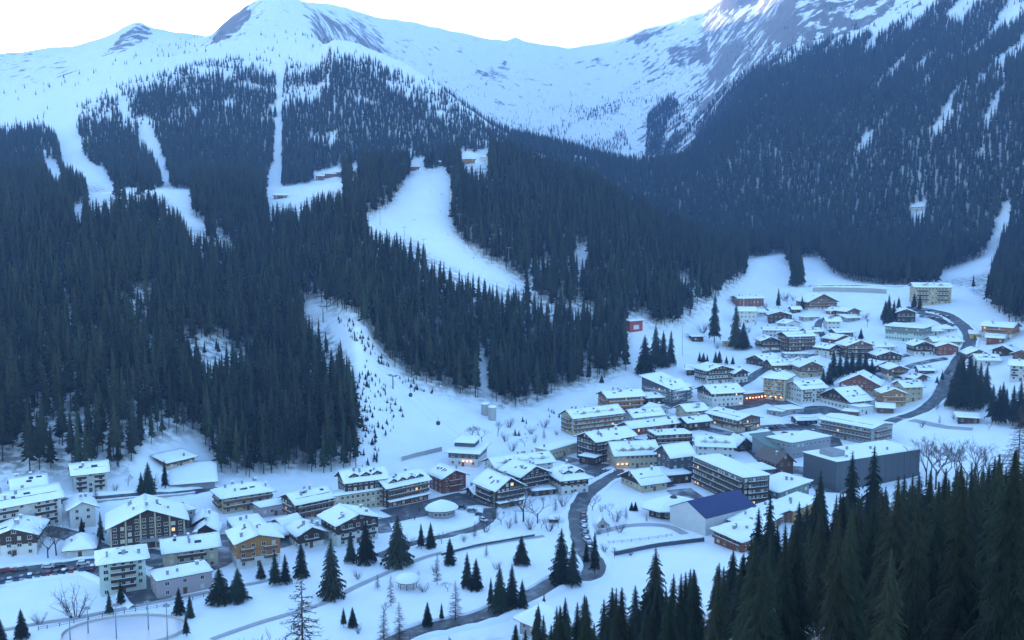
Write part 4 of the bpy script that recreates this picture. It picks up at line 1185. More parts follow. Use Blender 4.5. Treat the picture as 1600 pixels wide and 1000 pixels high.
h('house', 'small snow-covered cottage left of the narrow white house', (1228,508),(1250,503), 7, 10, 'f', 2.2, 1, 'white', chim=2)
h('row_house', 'long low white building with even snow roof left of the dark flat hotel', (1194,518),(1246,515), 11, 12, 'p', 1.8, 2, 'white', chim=2, cat='building')
h('hotel', 'dark brown hotel with cream balcony lines beside the climbing street', (1231,529),(1273,523), 22, 15, 'p', 2.2, 4, 'wood_dark', None, 0, 1, 'wood', chim=3, cat='hotel', step=2.4)
h('chalet', 'dark chalet with white ground floor left of the balcony-lined brown hotel', (1190,534),(1217,531), 15, 13, 'f', 2.6, 2, 'white','wood_dark',.7, 1, chim=2)
h('hut', 'small grey hut by the conifers at the nursery slope', (1129,533),(1150,533), 9, 8, 'p', 1.4, 1, 'cream', chim=0, cat='hut')
h('house', 'dark house with long slanting snow roof at the top of the lower street', (1166,560),(1196,566), 8, 18, 'f', 3.4, 1, 'wood_dark', chim=1)
h('house', 'low snow-roofed house with timber end above the dark-gabled cream chalet', (1207,572),(1243,568), 9, 12, 'p', 2.8, 1, 'wood', chim=4)
h('chalet', 'cream chalet with dark front gable beside the garden trees', (1250,575),(1285,572), 16, 15, 'f', 3.4, 2, 'cream','wood',.5, 3, 'wood', chim=2, dorm=0)
h('house', 'small white chalet with dark balconies left of the big dark-brown chalet', (1294,547),(1314,542), 14, 12, 'f', 2.2, 3, 'white','wood_dark',.3, 2, chim=1)
h('chalet_hotel', 'big dark-brown chalet with balcony rows in the middle of the upper town', (1323,543),(1363,539), 18, 16, 'f', 3.4, 3, 'wood', None, 0, 1, 'wood_dark', chim=3, cat='hotel', step=2.4)
h('house', 'house with broad snow roof and dark gable right of the big dark-brown chalet', (1371,558),(1408,554), 12, 14, 'f', 2.6, 2, 'cream','wood_dark',.6, chim=2)
h('house', 'small dark house below the broad-roofed dark-gabled house', (1367,574),(1393,569), 9, 12, 'f', 2.2, 1, 'wood_dark', chim=1)
h('chalet', 'chalet with brown upper floors and white base near the right road', (1389,580),(1418,576), 18, 13, 'f', 2.0, 3, 'white','wood',.55, 3, chim=1)
h('house', 'low brown house on the upper slope beside the narrow white house', (1307,521),(1333,518), 8, 11, 'p', 1.8, 1, 'wood', chim=0)
h('house', 'small snow-roofed house behind the white dark-balconied chalet', (1305,533),(1330,527), 9, 12, 'f', 2.6, 1, 'wood_red', chim=1)
h('house', 'flat snow-roofed house right of the big dark-brown chalet', (1364,545),(1398,540), 8, 12, 'p', 1.6, 1, 'white', chim=1)
h('house', 'low snow-roofed house near the brown-topped chalet, towards the road', (1408,588),(1430,592), 8, 11, 'p', 2.0, 1, 'wood', chim=1)
hb, q = h('hotel', 'large pale hotel with two dark gables at the upper right by the forest', (1428,453),(1486,449), 25, 17, 'p', 2.8, 4, 'cream', None, 0, 2, 'wood_dark', dorm=2, chim=3, cat='hotel', step=2.4)
h('chalet', 'dark chalet among conifers below the large pale upper hotel', (1400,491),(1430,488), 15, 14, 'f', 2.4, 2, 'wood_dark', None, 0, 1, chim=1)
h('swimming_hall', 'pale green hall with grey window band in the upper town', (1383,510),(1441,516), 20, 15, 'mono', 1.0, 3, 'mint','roof_green',.45, 0, chim=0, step=2.0, cat='hall')
h('chalet', 'white gabled chalet with dark balconies below the pale green hall', (1428,543),(1458,539), 15, 13, 'f', 2.6, 2, 'white','wood_dark',.6, 2, chim=1)
h('row_house', 'long low house with snow roof right of the white gabled chalet', (1459,537),(1503,531), 8, 13, 'p', 2.2, 1, 'cream', chim=1, cat='house')
h('house', 'red-brown gabled house close to the right-hand road', (1464,544),(1497,542), 12, 12, 'f', 2.2, 2, 'wood_red', chim=0)
h('house', 'snow-hooded round-topped house beside the upper car park', (1452,519),(1472,515), 7, 11, 'hip', 3.0, 1, 'white', chim=0)
h('house', 'tall timber-fronted house with white flank at the right, above the road bend', (1533,514),(1581,511), 19, 14, 'p', 2.6, 3, 'white','wood_orange',.5, 3, 'wood', chim=3)
h('hut', 'red-brown hut in front of the tall timber-fronted right house', (1541,530),(1568,527), 9, 10, 'p', 1.8, 1, 'wood_red', chim=0, cat='hut')
h('chalet', 'grey chalet with wide snow gable at the right, left one of three in a cluster', (1512,556),(1545,552), 7, 14, 'f', 3.0, 1, 'wood', chim=1)
h('chalet', 'snow-roofed chalet at the right, middle one of three in a cluster', (1528,566),(1562,561), 8, 13, 'p', 2.6, 1, 'white', chim=1)
h('chalet', 'snow-roofed chalet at the right, right one of three in a cluster', (1550,550),(1583,547), 8, 13, 'f', 3.0, 1, 'wood_dark', chim=1)
h('house', 'white house with dark flank at the right edge above the snowfield', (1577,576),(1612,572), 22, 12, 'p', 2.4, 3, 'white', None, 0, 2, chim=2)
h('house', 'snow-roofed house at the right edge behind the chalet cluster', (1582,556),(1612,552), 8, 12, 'f', 2.4, 1, 'wood', chim=1)
for (Lp, Rp, hp_, d_, rt, wl, nm, lab) in (
    ((1184,489),(1212,487),6,9,'p','white','house','long low snow roof behind the brown chalet below the upper fir'),
    ((1238,484),(1251,482),6,7,'p','wood_dark','hut','little dark hut left of the wide-gabled top hotel'),
    ((1300,487),(1318,485),6,8,'f','wood','hut','little timber hut just below the wide-gabled top hotel'),
    ((1323,499),(1344,495),5,8,'mono','grey','garage','flat snow-covered shed below the small cream upper house'),
    ((1256,498),(1280,494),5,7,'flat','concrete','garage','row of snow-topped garages beside the climbing street'),
    ((1218,533),(1229,531),7,8,'flat','white','garage','white garage wedged left of the balcony-lined brown hotel'),
    ((1225,555),(1264,552),6,7,'flat','grey','garage','long garage with snow roof below the balcony-lined brown hotel'),
    ((1404,603),(1421,600),8,9,'f','wood','hut','timber hut behind the orange timber chalet'),
    ((1474,515),(1491,512),5,9,'hip','white','shed','snow-mounded shed in the upper car park'),
    ((1516,523),(1530,521),7,7,'p','yellow','kiosk','small yellow kiosk at the bend of the right road'),
    ((1437,580),(1460,577),6,8,'p','wood','shed','snow-roofed shed left of the right road, above the cluster of garden snow'),
    ((1345,548),(1362,552),6,9,'p','wood_dark','hut','dark hut tucked behind the broad-roofed dark-gabled house'),
    ((1262,520),(1284,516),6,8,'p','cream','house','small cream house above the climbing street'),
    ((1136,660),(1166,668),7,7,'flat','wood_dark','shed','low dark shed at the end of the long brown arcade'),
    ((420,838),(452,834),8,7,'mono','wood_dark','shed','dark lean-to between the ochre-gabled house and small chalet'),
    ((742,770),(764,766),10,7,'p','wood_dark','shed','dark timber shed left of the plaza chalet hotel'),
    ((832,768),(868,764),8,7,'flat','wood_dark','shed','dark terrace shed between the chalet hotels and the bend house')):
    h(nm, lab, Lp, Rp, hp_, d_, rt, None, 1, wl, chim=1 if rt in 'pf' else 0, cat=nm)
# --- outlying
sg, q = h('finish_board', 'red finish stand with white panel on the main run-out', (984,503),(1004,500), 17, 5, 'mono', .6, 1, 'red', chim=0, win=False, cat='stand')
mb = MB(); mb.box(-q['hw']*.42, q['hw']*.42, -q['hd']-.12, -q['hd']-.01, q['z0']+q['h']*.2, q['z0']+q['h']*.55); mb.build('panel', M['white'], sg)
h('hut', 'dark lift hut with snow lid on the nursery slope', (1082,526),(1099,526), 8, 7, 'mono', .8, 1, 'wood_dark', chim=0, cat='hut')
h('bar', 'small ski bar with yellow side on the snowfield at the right', (1497,654),(1530,653), 9, 7, 'mono', .8, 1, 'wood_dark', chim=0, cat='bar')
mb = MB()
h('chapel', 'tiny gabled chapel in the snow field right of the main road', (934,819),(949,819), 6, 5, 'f', 2.4, 1, 'white', chim=0, cat='chapel', ov=.5)
h('hut', 'tiny dark hut with a cap of snow left of the curving road', (858,811),(872,811), 6, 4, 'p', 1.0, 1, 'wood_dark', chim=0, cat='hut', ov=.5)
h('house', 'half-hidden house with a red-edged snow roof below the park', (812,972),(862,990), 18, 9, 'mono', 1.2, 1, 'grey', chim=0, roofmat='red')
for k, (Lx, Ly, Rx, Ry, hp, wl, lab) in enumerate((
        (494,276,506,274,6,'wood_red','left'), (505,273,524,270,6,'wood_red','middle'), (523,270,534,268,6,'wood','right'))):
    h('crest_chalet', 'snow-roofed mountain lodge on the crest clearing, %s one of the red-brown row' % lab, (Lx,Ly),(Rx,Ry), hp, 9, 'p', 1.6, 2, wl, chim=0, side=False, cat='lodge')
for (Lx, Ly, Rx, Ry, hp, wl, lab) in (
        (428,306,448,304,5,'wood','little brown hut on the plateau clearing at the end of the straight forest cut'),
        (640,262,655,259,6,'wood_red','red-brown lift house at the top of the main piste, left corner'),
        (686,254,696,252,6,'wood_dark','small hut at the top right corner of the main piste'),
        (722,250,742,247,7,'wood_orange','orange lodge on the wooded crest right of the main piste'),
        (550,268,562,266,6,'cream','pale lodge half hidden on the crest between the row and the piste'),
        (583,262,592,260,5,'cream','small lodge in the trees just left of the main piste top'),
        (752,246,762,244,7,'white','white lodge furthest right on the wooded crest'),
        (1424,324,1442,323,6,'white','lonely white house in the forest clearing on the right-hand mountain')):
    h('mountain_lodge', lab, (Lx,Ly),(Rx,Ry), hp, 9, 'p', 1.6, 2, wl, chim=0, side=False, cat='lodge')

# ------------------------------------------------------------------ roads, paths
def densify(pts, step):
    pts = [np.array(p[:2], float) for p in pts]; out = [pts[0]]
    # Catmull-Rom through the points
    for i in range(len(pts)-1):
        p0 = pts[max(i-1, 0)]; p1 = pts[i]; p2 = pts[i+1]; p3 = pts[min(i+2, len(pts)-1)]
        n = max(2, int(np.linalg.norm(p2-p1)/step))
        for k in range(1, n+1):
            t = k/n
            out.append(.5*((2*p1)+(-p0+p2)*t+(2*p0-5*p1+4*p2-p3)*t*t+(-p0+3*p1-3*p2+p3)*t**3))
    return np.array(out)

def ribbon(mb, C, offs, zf, m=0):
    d = np.gradient(C, axis=0); d /= np.linalg.norm(d, axis=1)[:, None]+1e-9
    nrm = np.stack([-d[:, 1], d[:, 0]], -1)
    i0 = len(mb.v); n = len(offs)
    for c, nn in zip(C, nrm):
        for k, o in enumerate(offs):
            p = c+nn*o; mb.v.append((p[0], p[1], float(ground(p[0], p[1]))+zf(k)))
    for a_ in range(len(C)-1):
        for k in range(n-1):
            q_ = i0+a_*n+k
            mb.f.append((q_, q_+n, q_+n+1, q_+1)); mb.m.append(m)

def road(name, label, pix, width, mtl='asphalt', lift=.16, bank=True, rmin=320*S):
    pts = [hit(x, y, rmin) for x, y in pix]
    C = densify(pts, 3.0)
    mb = MB(); w = width/2
    offs = np.linspace(-w, w, 7)
    ribbon(mb, C, offs, lambda k: lift+(.05 if k in (2, 3, 4) else 0))
    o = mb.build(name, M[mtl], None, True); put(o, label, None, None, 'structure')
    if bank:
        mb = MB()
        for sg in (-1, 1):
            of = [sg*(w-.35), sg*(w+.15), sg*(w+.9), sg*(w+1.8), sg*(w+2.8)]
            prof = [.05, .75, 1.05, .55, -.25]
            if sg < 0: of = of[::-1]; prof = prof[::-1]
            ribbon(mb, C+rng.normal(0, .18, C.shape), of, lambda k: prof[k]*random.uniform(.6, 1.25))
        b = mb.build('snow_bank', M['snow'], o, True)
    return C

road('road', 'wet asphalt road with parking along the lower left edge', [(-40,908),(30,897),(90,890),(150,884),(200,905),(240,940)], 12)
R2 = road('road', 'narrow cleared road under the forest at upper left', [(-20,800),(60,792),(105,784),(200,777),(310,769),(345,764)], 5)
road('road', 'cleared street passing in front of the long resort hotel to the plaza', [(240,900),(300,855),(345,840),(440,845),(520,832),(600,815),(660,803),(700,792),(745,785),(775,790)], 7, bank=False)
road('road', 'grey plaza in front of the long resort hotel', [(610,806),(660,796),(700,786),(735,778)], 17, lift=.21, bank=False)
road('road', 'street curving round the oval kiosk', [(765,795),(762,812),(745,826),(700,838),(640,852),(590,870)], 6)
road('road', 'main road sweeping down from the square to the park', [(975,738),(945,752),(915,775),(903,800),(905,830),(915,860),(930,885),(915,905),(880,905),(820,935),(750,965),(660,985),(600,1010)], 8)
road('road', 'main street running up through the town centre', [(975,738),(950,738),(935,742),(925,735),(930,728),(948,730)], 9, lift=.2, bank=False)
road('road', 'square and street beside the slab hotel', [(1120,640),(1165,632),(1200,625),(1250,642),(1285,640),(1310,650)], 13, bank=False)
road('road', 'car park between the market building and the slab hotel', [(1150,676),(1200,670),(1250,668),(1285,676),(1300,705)], 13, lift=.2, bank=False)
road('road', 'street behind the long dark hotel', [(1150,676),(1185,712),(1215,742),(1235,758),(1262,765)], 7, bank=False)
road('road', 'broad dark road bending along the right edge of town', [(1455,486),(1480,492),(1503,508),(1515,525),(1512,545),(1497,565),(1482,590),(1468,618),(1440,642),(1400,656),(1370,668)], 9)
road('road', 'upper car park in front of the pale upper hotel', [(1425,484),(1450,488),(1480,500),(1500,512)], 18, lift=.2, bank=False)
road('road', 'street climbing between the upper houses', [(1240,590),(1215,580),(1260,558),(1285,552),(1288,530),(1278,512),(1285,500),(1310,494)], 6)
road('road', 'lower street beside the white balcony hotel', [(1120,640),(1150,605),(1168,595),(1195,577),(1230,562)], 7, bank=False)
road('road', 'straight road on an embankment at the head of the valley', [(1265,448),(1300,447),(1350,447),(1400,449),(1440,446)], 7)
for lab, pix, w_ in (
    ('trampled yard between the houses of the left town', [(330,870),(350,850),(420,850),(450,838),(520,830),(610,822)], 15),
    ('trampled yard beside the broad timber hotel', [(150,880),(230,865),(250,880),(330,885),(355,860)], 9),
    ('trampled street between central hotels', [(860,712),(900,722),(935,738),(990,742),(1045,762)], 9),
    ('trampled lane behind the dark central hotel', [(905,690),(1000,690),(1020,708),(1085,690)], 9),
    ('trampled lane between terraces and cream hotel', [(985,660),(1050,668),(1090,668),(1150,680)], 8),
    ('trampled street past the red timber hotel', [(1005,645),(1060,632),(1100,632),(1160,632)], 8),
    ('trampled yard around the long dark hotel', [(1060,765),(1100,790),(1170,812),(1220,820)], 12),
    ('trampled yard by the arena and car park', [(1215,735),(1250,735),(1280,745),(1300,770)], 14),
    ('trampled lane among the upper houses', [(1290,600),(1330,575),(1380,590),(1430,570),(1480,560)], 7),
    ('trampled lane above the upper houses', [(1190,550),(1240,548),(1280,545),(1360,560),(1420,555)], 7),
    ('trampled yard beside the plaza chalet hotel', [(700,785),(750,770),(770,750),(800,775)], 9),
    ('trampled yard along the left apartment row', [(-20,835),(60,830),(110,838),(160,860)], 8)):
    road('yard', lab, pix, w_, 'yard', .13, False)
road('path', 'trodden path across the park snow', [(330,1000),(400,975),(500,945),(560,915),(640,880),(700,862),(780,848),(850,838)], 2.2, 'path', bank=False)
road('path', 'trodden path along the lower left snow field', [(-20,990),(60,975),(160,958),(250,940),(330,925),(430,905)], 2.2, 'path', bank=False)
road('path', 'groomed track beside the snowfield at right', [(1395,652),(1440,660),(1480,668),(1520,671)], 5, 'path', bank=False)
road('path', 'trodden walk past the octagonal roof', [(925,835),(980,822),(1040,822),(1070,835)], 3.5, 'path', bank=False)

def wall_along(name, label, pix, h_, t_, mtl, cap=True, cat='wall'):
    pts = [hit(x, y, 320*S) for x, y in pix]
    C = densify(pts, 4.0)
    mb = MB(); sb = MB()
    for a_ in range(len(C)-1):
        p, q_ = C[a_], C[a_+1]; d = q_-p; L_ = np.linalg.norm(d); d /= L_; n = np.array((-d[1], d[0]))*t_/2
        zs = [float(ground(*p)), float(ground(*q_))]
        for (z0_, z1_, bb) in ((-.6, h_, mb),) + (((h_+.003, h_+.35, sb),) if cap else ()):
            k = 1.0 if bb is mb else 1.3
            c = [p-n*k, q_-n*k, q_+n*k, p+n*k]; zz = [zs[0], zs[1], zs[1], zs[0]]
            i = len(bb.v)
            bb.v += [(c[j][0], c[j][1], zz[j]+z0_) for j in range(4)]+[(c[j][0], c[j][1], zz[j]+z1_) for j in range(4)]
            for f in ((0,3,2,1),(4,5,6,7),(0,1,5,4),(1,2,6,5),(2,3,7,6),(3,0,4,7)):
                bb.f.append(tuple(i+j for j in f)); bb.m.append(0)
    root = empty(name, (0, 0, 0)); put(root, label, cat)
    mb.build('masonry', M[mtl], root)
    if cap: sb.build('snow_cap', M['roof_snow'], root, True)
wall_along('retaining_wall', 'long grey retaining wall of the road at the head of the valley', [(1270,456),(1310,456),(1350,457),(1385,459)], 4.0, .6, 'concrete')
wall_along('retaining_wall', 'grey wall beside the narrow road under the forest at upper left', [(105,792),(200,784),(305,775)], 1.6, .5, 'concrete')
wall_along('retaining_wall', 'snow-capped wall along the slope below the gondola station', [(628,720),(660,712),(690,705)], 2.2, .5, 'concrete')
wall_along('retaining_wall', 'low dark wall crossing the park snow above the path', [(690,868),(740,855),(790,846),(835,838)], .9, .5, 'darkgrey')
wall_along('retaining_wall', 'snow-capped wall in front of the white blue-roofed hall', [(960,868),(1010,858),(1065,850),(1100,846)], 1.6, .6, 'darkgrey')

def fence(label, pix, h_=1.2, gap=3.0, mtl='wood_dark'):
    pts = [hit(x, y, 320*S) for x, y in pix]
    C = densify(pts, gap)
    root = empty('fence', (float(C[0][0]), float(C[0][1]), float(ground(*C[0])))); put(root, label, 'fence')
    o0 = np.array(root.location)
    mbp = MB(); mbp.box(-.07, .07, -.07, .07, -.4, h_); pm = mbp.mesh('post', M[mtl])
    P3 = [np.array((c[0], c[1], float(ground(*c))))-o0 for c in C]
    for p in P3: link('post', pm, root, tuple(p))
    for z_ in (.45, .95):
        mb = MB()
        for a_ in range(len(P3)-1):
            mb.tube(P3[a_]+np.array((0,0,z_)), P3[a_+1]+np.array((0,0,z_)), .05, .05, 4)
        mb.build('rail', M[mtl], root)
fence('dark wooden fence along the lower edge of the left snow field', [(60,985),(160,965),(260,948),(330,930)])
fence('wooden fence beside the lower park path', [(640,1000),(700,985),(770,968),(830,945)])
fence('wooden fence below the snow fields right of the main road', [(950,850),(1000,845),(1050,838)])

# ------------------------------------------------------------------ single trees in the valley
def tree_px(kind, pair, bx_, by_, ty_, label, cat='tree', group=None, wide=1.0, rmin=320*S, hmax=40):
    p = hit(bx_, by_, rmin); r = math.hypot(p[0], p[1])
    h_ = min((by_-ty_)*r/F, hmax)
    return tree(kind, pair, p[0], p[1], h_, label, cat, group, wide)
def S_(bx_, by_, ty_, label, wide=1.0, k=None, group=None):
    tree_px('spruce_tree', HI[random.randrange(6) if k is None else k], bx_, by_, ty_, label, 'tree', group, wide)
S_(518,934,836,'biggest broad dark conifer in the park, left of the larch', 1.35, 2)
S_(622,884,800,'broad spruce with forked base beside the oval kiosk', 1.5, 5)
S_(572,880,806,'dark spruce in front of the larger white chalet', 1.25, 5)
S_(548,880,825,'slim spruce half behind the biggest park conifer', 1.2, 0)
S_(471,902,843,'spruce in front of the small dark-gabled chalet', 1.3, 2)
S_(446,912,863,'spruce left of the biggest park conifer, right one of a pair', 1.3, 0)
S_(430,915,858,'spruce left of the biggest park conifer, left one of a pair', 1.3, 3)
S_(408,904,876,'small round conifer below the ochre-gabled house', 1.5, 5)
S_(372,940,884,'bushy conifer right of the mauve building, right one of a pair', 1.7, 5)
S_(343,942,884,'bushy conifer right of the mauve building, left one of a pair', 1.9, 5)
S_(297,965,928,'young spruce on the left snow field, right one of three', 1.2)
S_(280,960,916,'young spruce on the left snow field, left one of three', 1.2)
S_(291,995,958,'young spruce on the left snow field, lowest of three', 1.3)
S_(189,944,905,'small spruce at the foot of the mint green house, right one', 1.2)
S_(171,958,924,'small spruce at the foot of the mint green house, left one', 1.2)
S_(34,998,952,'young spruce at the lower left corner', 1.3, 5)
S_(2,1010,968,'dark spruce cut off by the left edge at the bottom', 1.3, 5)
S_(232,772,722,'larger of two spruces beside the upper left road', 1.4, 2)
S_(221,772,738,'smaller of two spruces beside the upper left road', 1.3, 0)
S_(258,765,718,'slim spruce left of the slope villa', 1.0, 1)
S_(158,852,800,'slim spruce in front of the left flank of the broad timber hotel', .9, 1)
S_(128,835,808,'small spruce by the pale gabled villa', 1.2)
S_(658,858,814,'spruce right of the broad forked spruce, left one of a pair', 1.2)
S_(673,856,812,'spruce right of the broad forked spruce, right one of a pair', 1.2)
S_(703,882,836,'solitary spruce on the open park snow', 1.4, 2)
S_(815,882,832,'solitary bushy spruce in the middle of the park', 1.5, 5)
S_(730,918,857,'spruce of the lower park, slimmer of two side by side', 1.0)
S_(744,922,867,'spruce of the lower park, broader of two side by side', 1.3)
S_(767,952,897,'spruce in the dark group above the lower path, first from the left', 1.0)
S_(781,956,876,'spruce in the dark group above the lower path, second from the left', 1.1)
S_(800,954,874,'spruce in the dark group above the lower path, third from the left', 1.2)
S_(816,952,900,'spruce in the dark group above the lower path, fourth from the left', 1.1)
S_(850,958,924,'small spruce right of the dark group by the lower path', 1.1)
S_(841,995,938,'spruce in front of the red-edged roof', 1.1)
S_(877,912,818,'tall dark spruce standing left of the main road bend', 1.3, 2)
S_(895,915,836,'second dark spruce beside the main road bend', 1.2, 0)
S_(929,898,824,'slim spruce right of the main road', 1.0, 1)
S_(916,878,845,'small spruce between the two trees at the main road', 1.1)
S_(987,798,783,'tiny fir on the open snow right of the main road, left one', 1.5, 5)
S_(993,798,782,'tiny fir on the open snow right of the main road, right one', 1.5, 5)
S_(668,978,936,'young pale spruce by the lower path, left one', 1.2)
S_(690,972,938,'young pale spruce by the lower path, right one', 1.0)
S_(537,980,946,'small fir on the lower snow, left one of a pair', 1.3)
S_(551,980,945,'small fir on the lower snow, right one of a pair', 1.3)
S_(1007,586,521,'bushy spruce in the small group on the run-out, first from the left', 1.3, 5)
S_(1024,574,505,'tall spruce in the small group on the run-out, second from the left', 1.0)
S_(1036,574,514,'spruce in the small group on the run-out, third from the left', 1.0)
S_(1048,572,514,'spruce in the small group on the run-out, last on the right', 1.0)
S_(1116,536,456,'very tall spruce at the left edge of the nursery slope', 1.0, 1)
S_(1149,546,474,'tall spruce by the small grey hut', 1.1, 0)
S_(1161,546,503,'bushy spruce right of the small grey hut', 1.5, 5)
S_(1216,482,450,'lone slim fir above the upper houses', 1.0, 1)
S_(1253,484,462,'small dark fir left of the wide-gabled top hotel', 1.1)
S_(1345,530,513,'little fir right of the brown upper house', 1.6)
for k, (x, y, t_) in enumerate(((1240,446,402),(1246,448,395),(1252,446,400),(1249,440,390))):
    S_(x, y, t_, 'spruce in the narrow clump between the two upper snow slopes', 1.0, None, 'spruces in the narrow upper clump')
for k, (x, y, t_) in enumerate(((1388,508,462),(1396,506,470),(1404,484,464),(1428,480,458),(1437,484,460),(1383,500,470))):
    S_(x, y, t_, 'dark spruce around the chalet below the pale upper hotel', 1.2, None, 'spruces around the chalet below the pale upper hotel')
for k, (x, y, t_) in enumerate(((1302,590,548),(1312,588,552),(1322,592,550),(1331,588,548),(1342,582,545),(1352,586,552),(1295,602,566),(1286,606,574),(1362,588,560))):
    S_(x, y, t_, 'dark garden spruce in the shady row through the upper houses', 1.3, None, 'garden spruces among the upper houses')
for k, (x, y, t_) in enumerate(((1494,640,565),(1503,634,562),(1512,640,560),(1521,642,566),(1530,636,570),(1540,632,574),(1500,612,556),(1516,616,560),(1486,636,590))):
    S_(x, y, t_, 'dark spruce of the grove beside the right road', 1.25, None, 'spruces of the grove beside the right road')
for k, (x, y, t_) in enumerate(((1550,660,604),(1560,664,606),(1571,662,610),(1582,666,606),(1593,664,600),(1604,668,604),(1566,650,600))):
    S_(x, y, t_, 'spruce of the group at the right edge of the snowfield', 1.25, None, 'spruces at the right edge of the snowfield')
for k, (x, y, t_) in enumerate(((1093,567,549),(1099,566,550),(1105,567,553),(1118,568,548),(1124,567,547),(1135,570,555),(1145,569,556),(1050,672,655),(1056,670,656),(940,598,584),(1472,596,580),(1464,600,588))):
    S_(x, y, t_, 'small young fir at the edge of the nursery slope and gardens', 1.5, None, 'young firs of slope edge and gardens')
def near_tree(px_, top, r_u, label, k, wide=1.0, group=None):
    x, y, z = at_r(px_, top, r_u*S)
    g_ = float(ground(x, y))
    tree('spruce_tree', HI[k], float(x), float(y), float(z)-g_, label, 'tree', group, wide)
near_tree(1283, 730, 262, 'tall slim spruce rising from the near wood left of the windowless building', 1, .8)
near_tree(1204, 768, 270, 'spruce rising in front of the snow roofs right of the blue-roofed hall', 3, 1.0)
near_tree(1186, 790, 280, 'shorter spruce at the tip of the near wood below the snow roofs', 0, 1.1)
near_tree(1333, 700, 330, 'spruce rising in front of the windowless building, left one', 4, 1.0)
near_tree(1367, 692, 335, 'spruce rising in front of the windowless building, right one', 0, 1.0)
near_tree(1025, 851, 262, 'dense round-topped conifer standing out left of the near wood', 5, 1.1)
near_tree(1565, 715, 175, 'largest spruce of the near wood, at the right edge', 5, 1.0)
near_tree(1500, 730, 200, 'large bushy spruce of the near wood near the right edge', 2, 1.0)
# larches and leafless trees
def Lx(bx_, by_, ty_, label, wide=1.0, pool=LARCH, kind='larch_tree', group=None, rmin=320*S, k=0, hmax=40):
    tree_px(kind, pool[k % len(pool)], bx_, by_, ty_, label, 'tree', group, wide, rmin, hmax)
Lx(712,972,900,'brown larch by the lower path', 1.1)
Lx(683,914,860,'thin pale larch on the park snow', 1.0, k=1)
Lx(611,948,893,'thin larch left of the snow gazebo', .9, k=2)
Lx(600,1004,942,'dull larch at the bottom edge, left one', 1.2, k=1)
Lx(624,1006,934,'dull larch at the bottom edge, right one', 1.2, k=0)
Lx(1590,745,640,'tall see-through larch at the right edge below the snowfield', 1.2, k=2)
p = at_r(474, 1060, 190*S); gz_ = float(ground(p[0], p[1])); hl = float(at_r(474, 888, 190*S)[2])-gz_; print('larch h', hl)
tree('larch_tree', LARCH[0], float(p[0]), float(p[1]), hl, 'big yellow-brown larch in the bottom foreground, left of centre', 'tree', None, 1.25, z=float(ground(p[0], p[1])))
p = at_r(400, 1040, 170*S); tree('bare_tree', BARE[1], float(p[0]), float(p[1]), 15.5, 'leafless twiggy tree crossing the bottom edge beside the big larch', 'tree', None, 1.2, z=float(ground(p[0], p[1])))
Lx(818,815,752,'large dark leafless tree in front of the plaza chalet hotel', 1.5, BARE, 'bare_tree')
Lx(840,818,770,'leafless tree right of the large dark bare tree', 1.4, BARE, 'bare_tree', k=1)
Lx(925,800,770,'leafless tree at the roadside of the main bend', 1.3, BARE, 'bare_tree', k=2)
Lx(738,690,660,'leafless tree above the gondola station, left one', 1.2, BARE, 'bare_tree', k=1)
Lx(753,692,662,'leafless tree above the gondola station, middle one', 1.5, BARE, 'bare_tree', k=2)
Lx(778,682,657,'leafless tree above the gondola station, right one', 1.3, BARE, 'bare_tree', k=0)
Lx(88,868,818,'leafless tree by the left car park, right one', 1.3, BARE, 'bare_tree', k=0)
Lx(75,872,825,'leafless tree by the left car park, left one', 1.3, BARE, 'bare_tree', k=1)
for k, (x, y, t_) in enumerate(((1447,760,684),(1462,765,680),(1478,762,690),(1493,765,692),(1510,768,690),(1528,764,688),(1545,768,695),(1455,745,690))):
    Lx(x, y, t_, 'tall grey leafless tree in the row right of the windowless dark building', 1.0, BARE, 'bare_tree', 'leafless trees right of the windowless building', k=k)
for k, (x, y, t_, lab) in enumerate(((118,965,918,'wide leafless bush on the left snow field'), (62,975,955,'small leafless bush on the left snow field'),
        (795,668,650,'bare bush on the run-out, left one'), (830,678,664,'bare bush on the run-out, middle one'), (850,668,652,'bare bush on the run-out, right one'),
        (1480,585,572,'bare bush beside the right road'), (1098,520,500,'pale bare bush on the nursery slope'), (662,925,908,'bare bush by the snow gazebo'), (1225,470,455,'bare bush by the lone upper fir'))):
    tree_px('bare_bush', SHRUB[k % 2], x, y, t_, lab, 'bush', None, 1.5)
def small_bare(pts, where, group, hpx=(14, 26)):
    for k, (x, y) in enumerate(pts):
        pool, kd = ((SHRUB, 'bare_bush'), (BARE, 'bare_tree'), (SHRUB, 'bare_bush'), (LARCH, 'larch_tree'))[k % 4]
        tree_px(kd, pool[k % len(pool)], x, y, y-random.uniform(*hpx), ('leafless bush ', 'small leafless tree ', 'leafless bush ', 'thin young larch ')[k % 4]+where, 'bush' if kd == 'bare_bush' else 'tree', group, random.uniform(1.0, 1.5))
small_bare([(772,812),(783,820),(795,826),(806,820),(828,828),(846,826),(858,830),(868,800),(880,792),(872,825),(760,832),(742,840),(725,846)], 'on the bank below the plaza chalet hotel', 'bare growth on the bank below the plaza', (14, 30))
small_bare([(940,800),(952,806),(962,815),(978,812),(935,835),(950,838),(968,832),(1010,815),(945,862),(960,872),(985,868)], 'on the snow right of the curving main road', 'bare growth right of the main road')
small_bare([(640,855),(690,850),(560,905),(590,920),(650,905),(700,925),(680,895),(760,870),(775,890),(600,965),(560,990)], 'scattered over the park snow', 'bare growth in the park')
small_bare([(800,705),(820,698),(835,692),(850,686),(870,680),(884,676),(790,690),(812,682)], 'along the stream line above the central roofs', 'bare growth along the stream above the roofs', (10, 20))
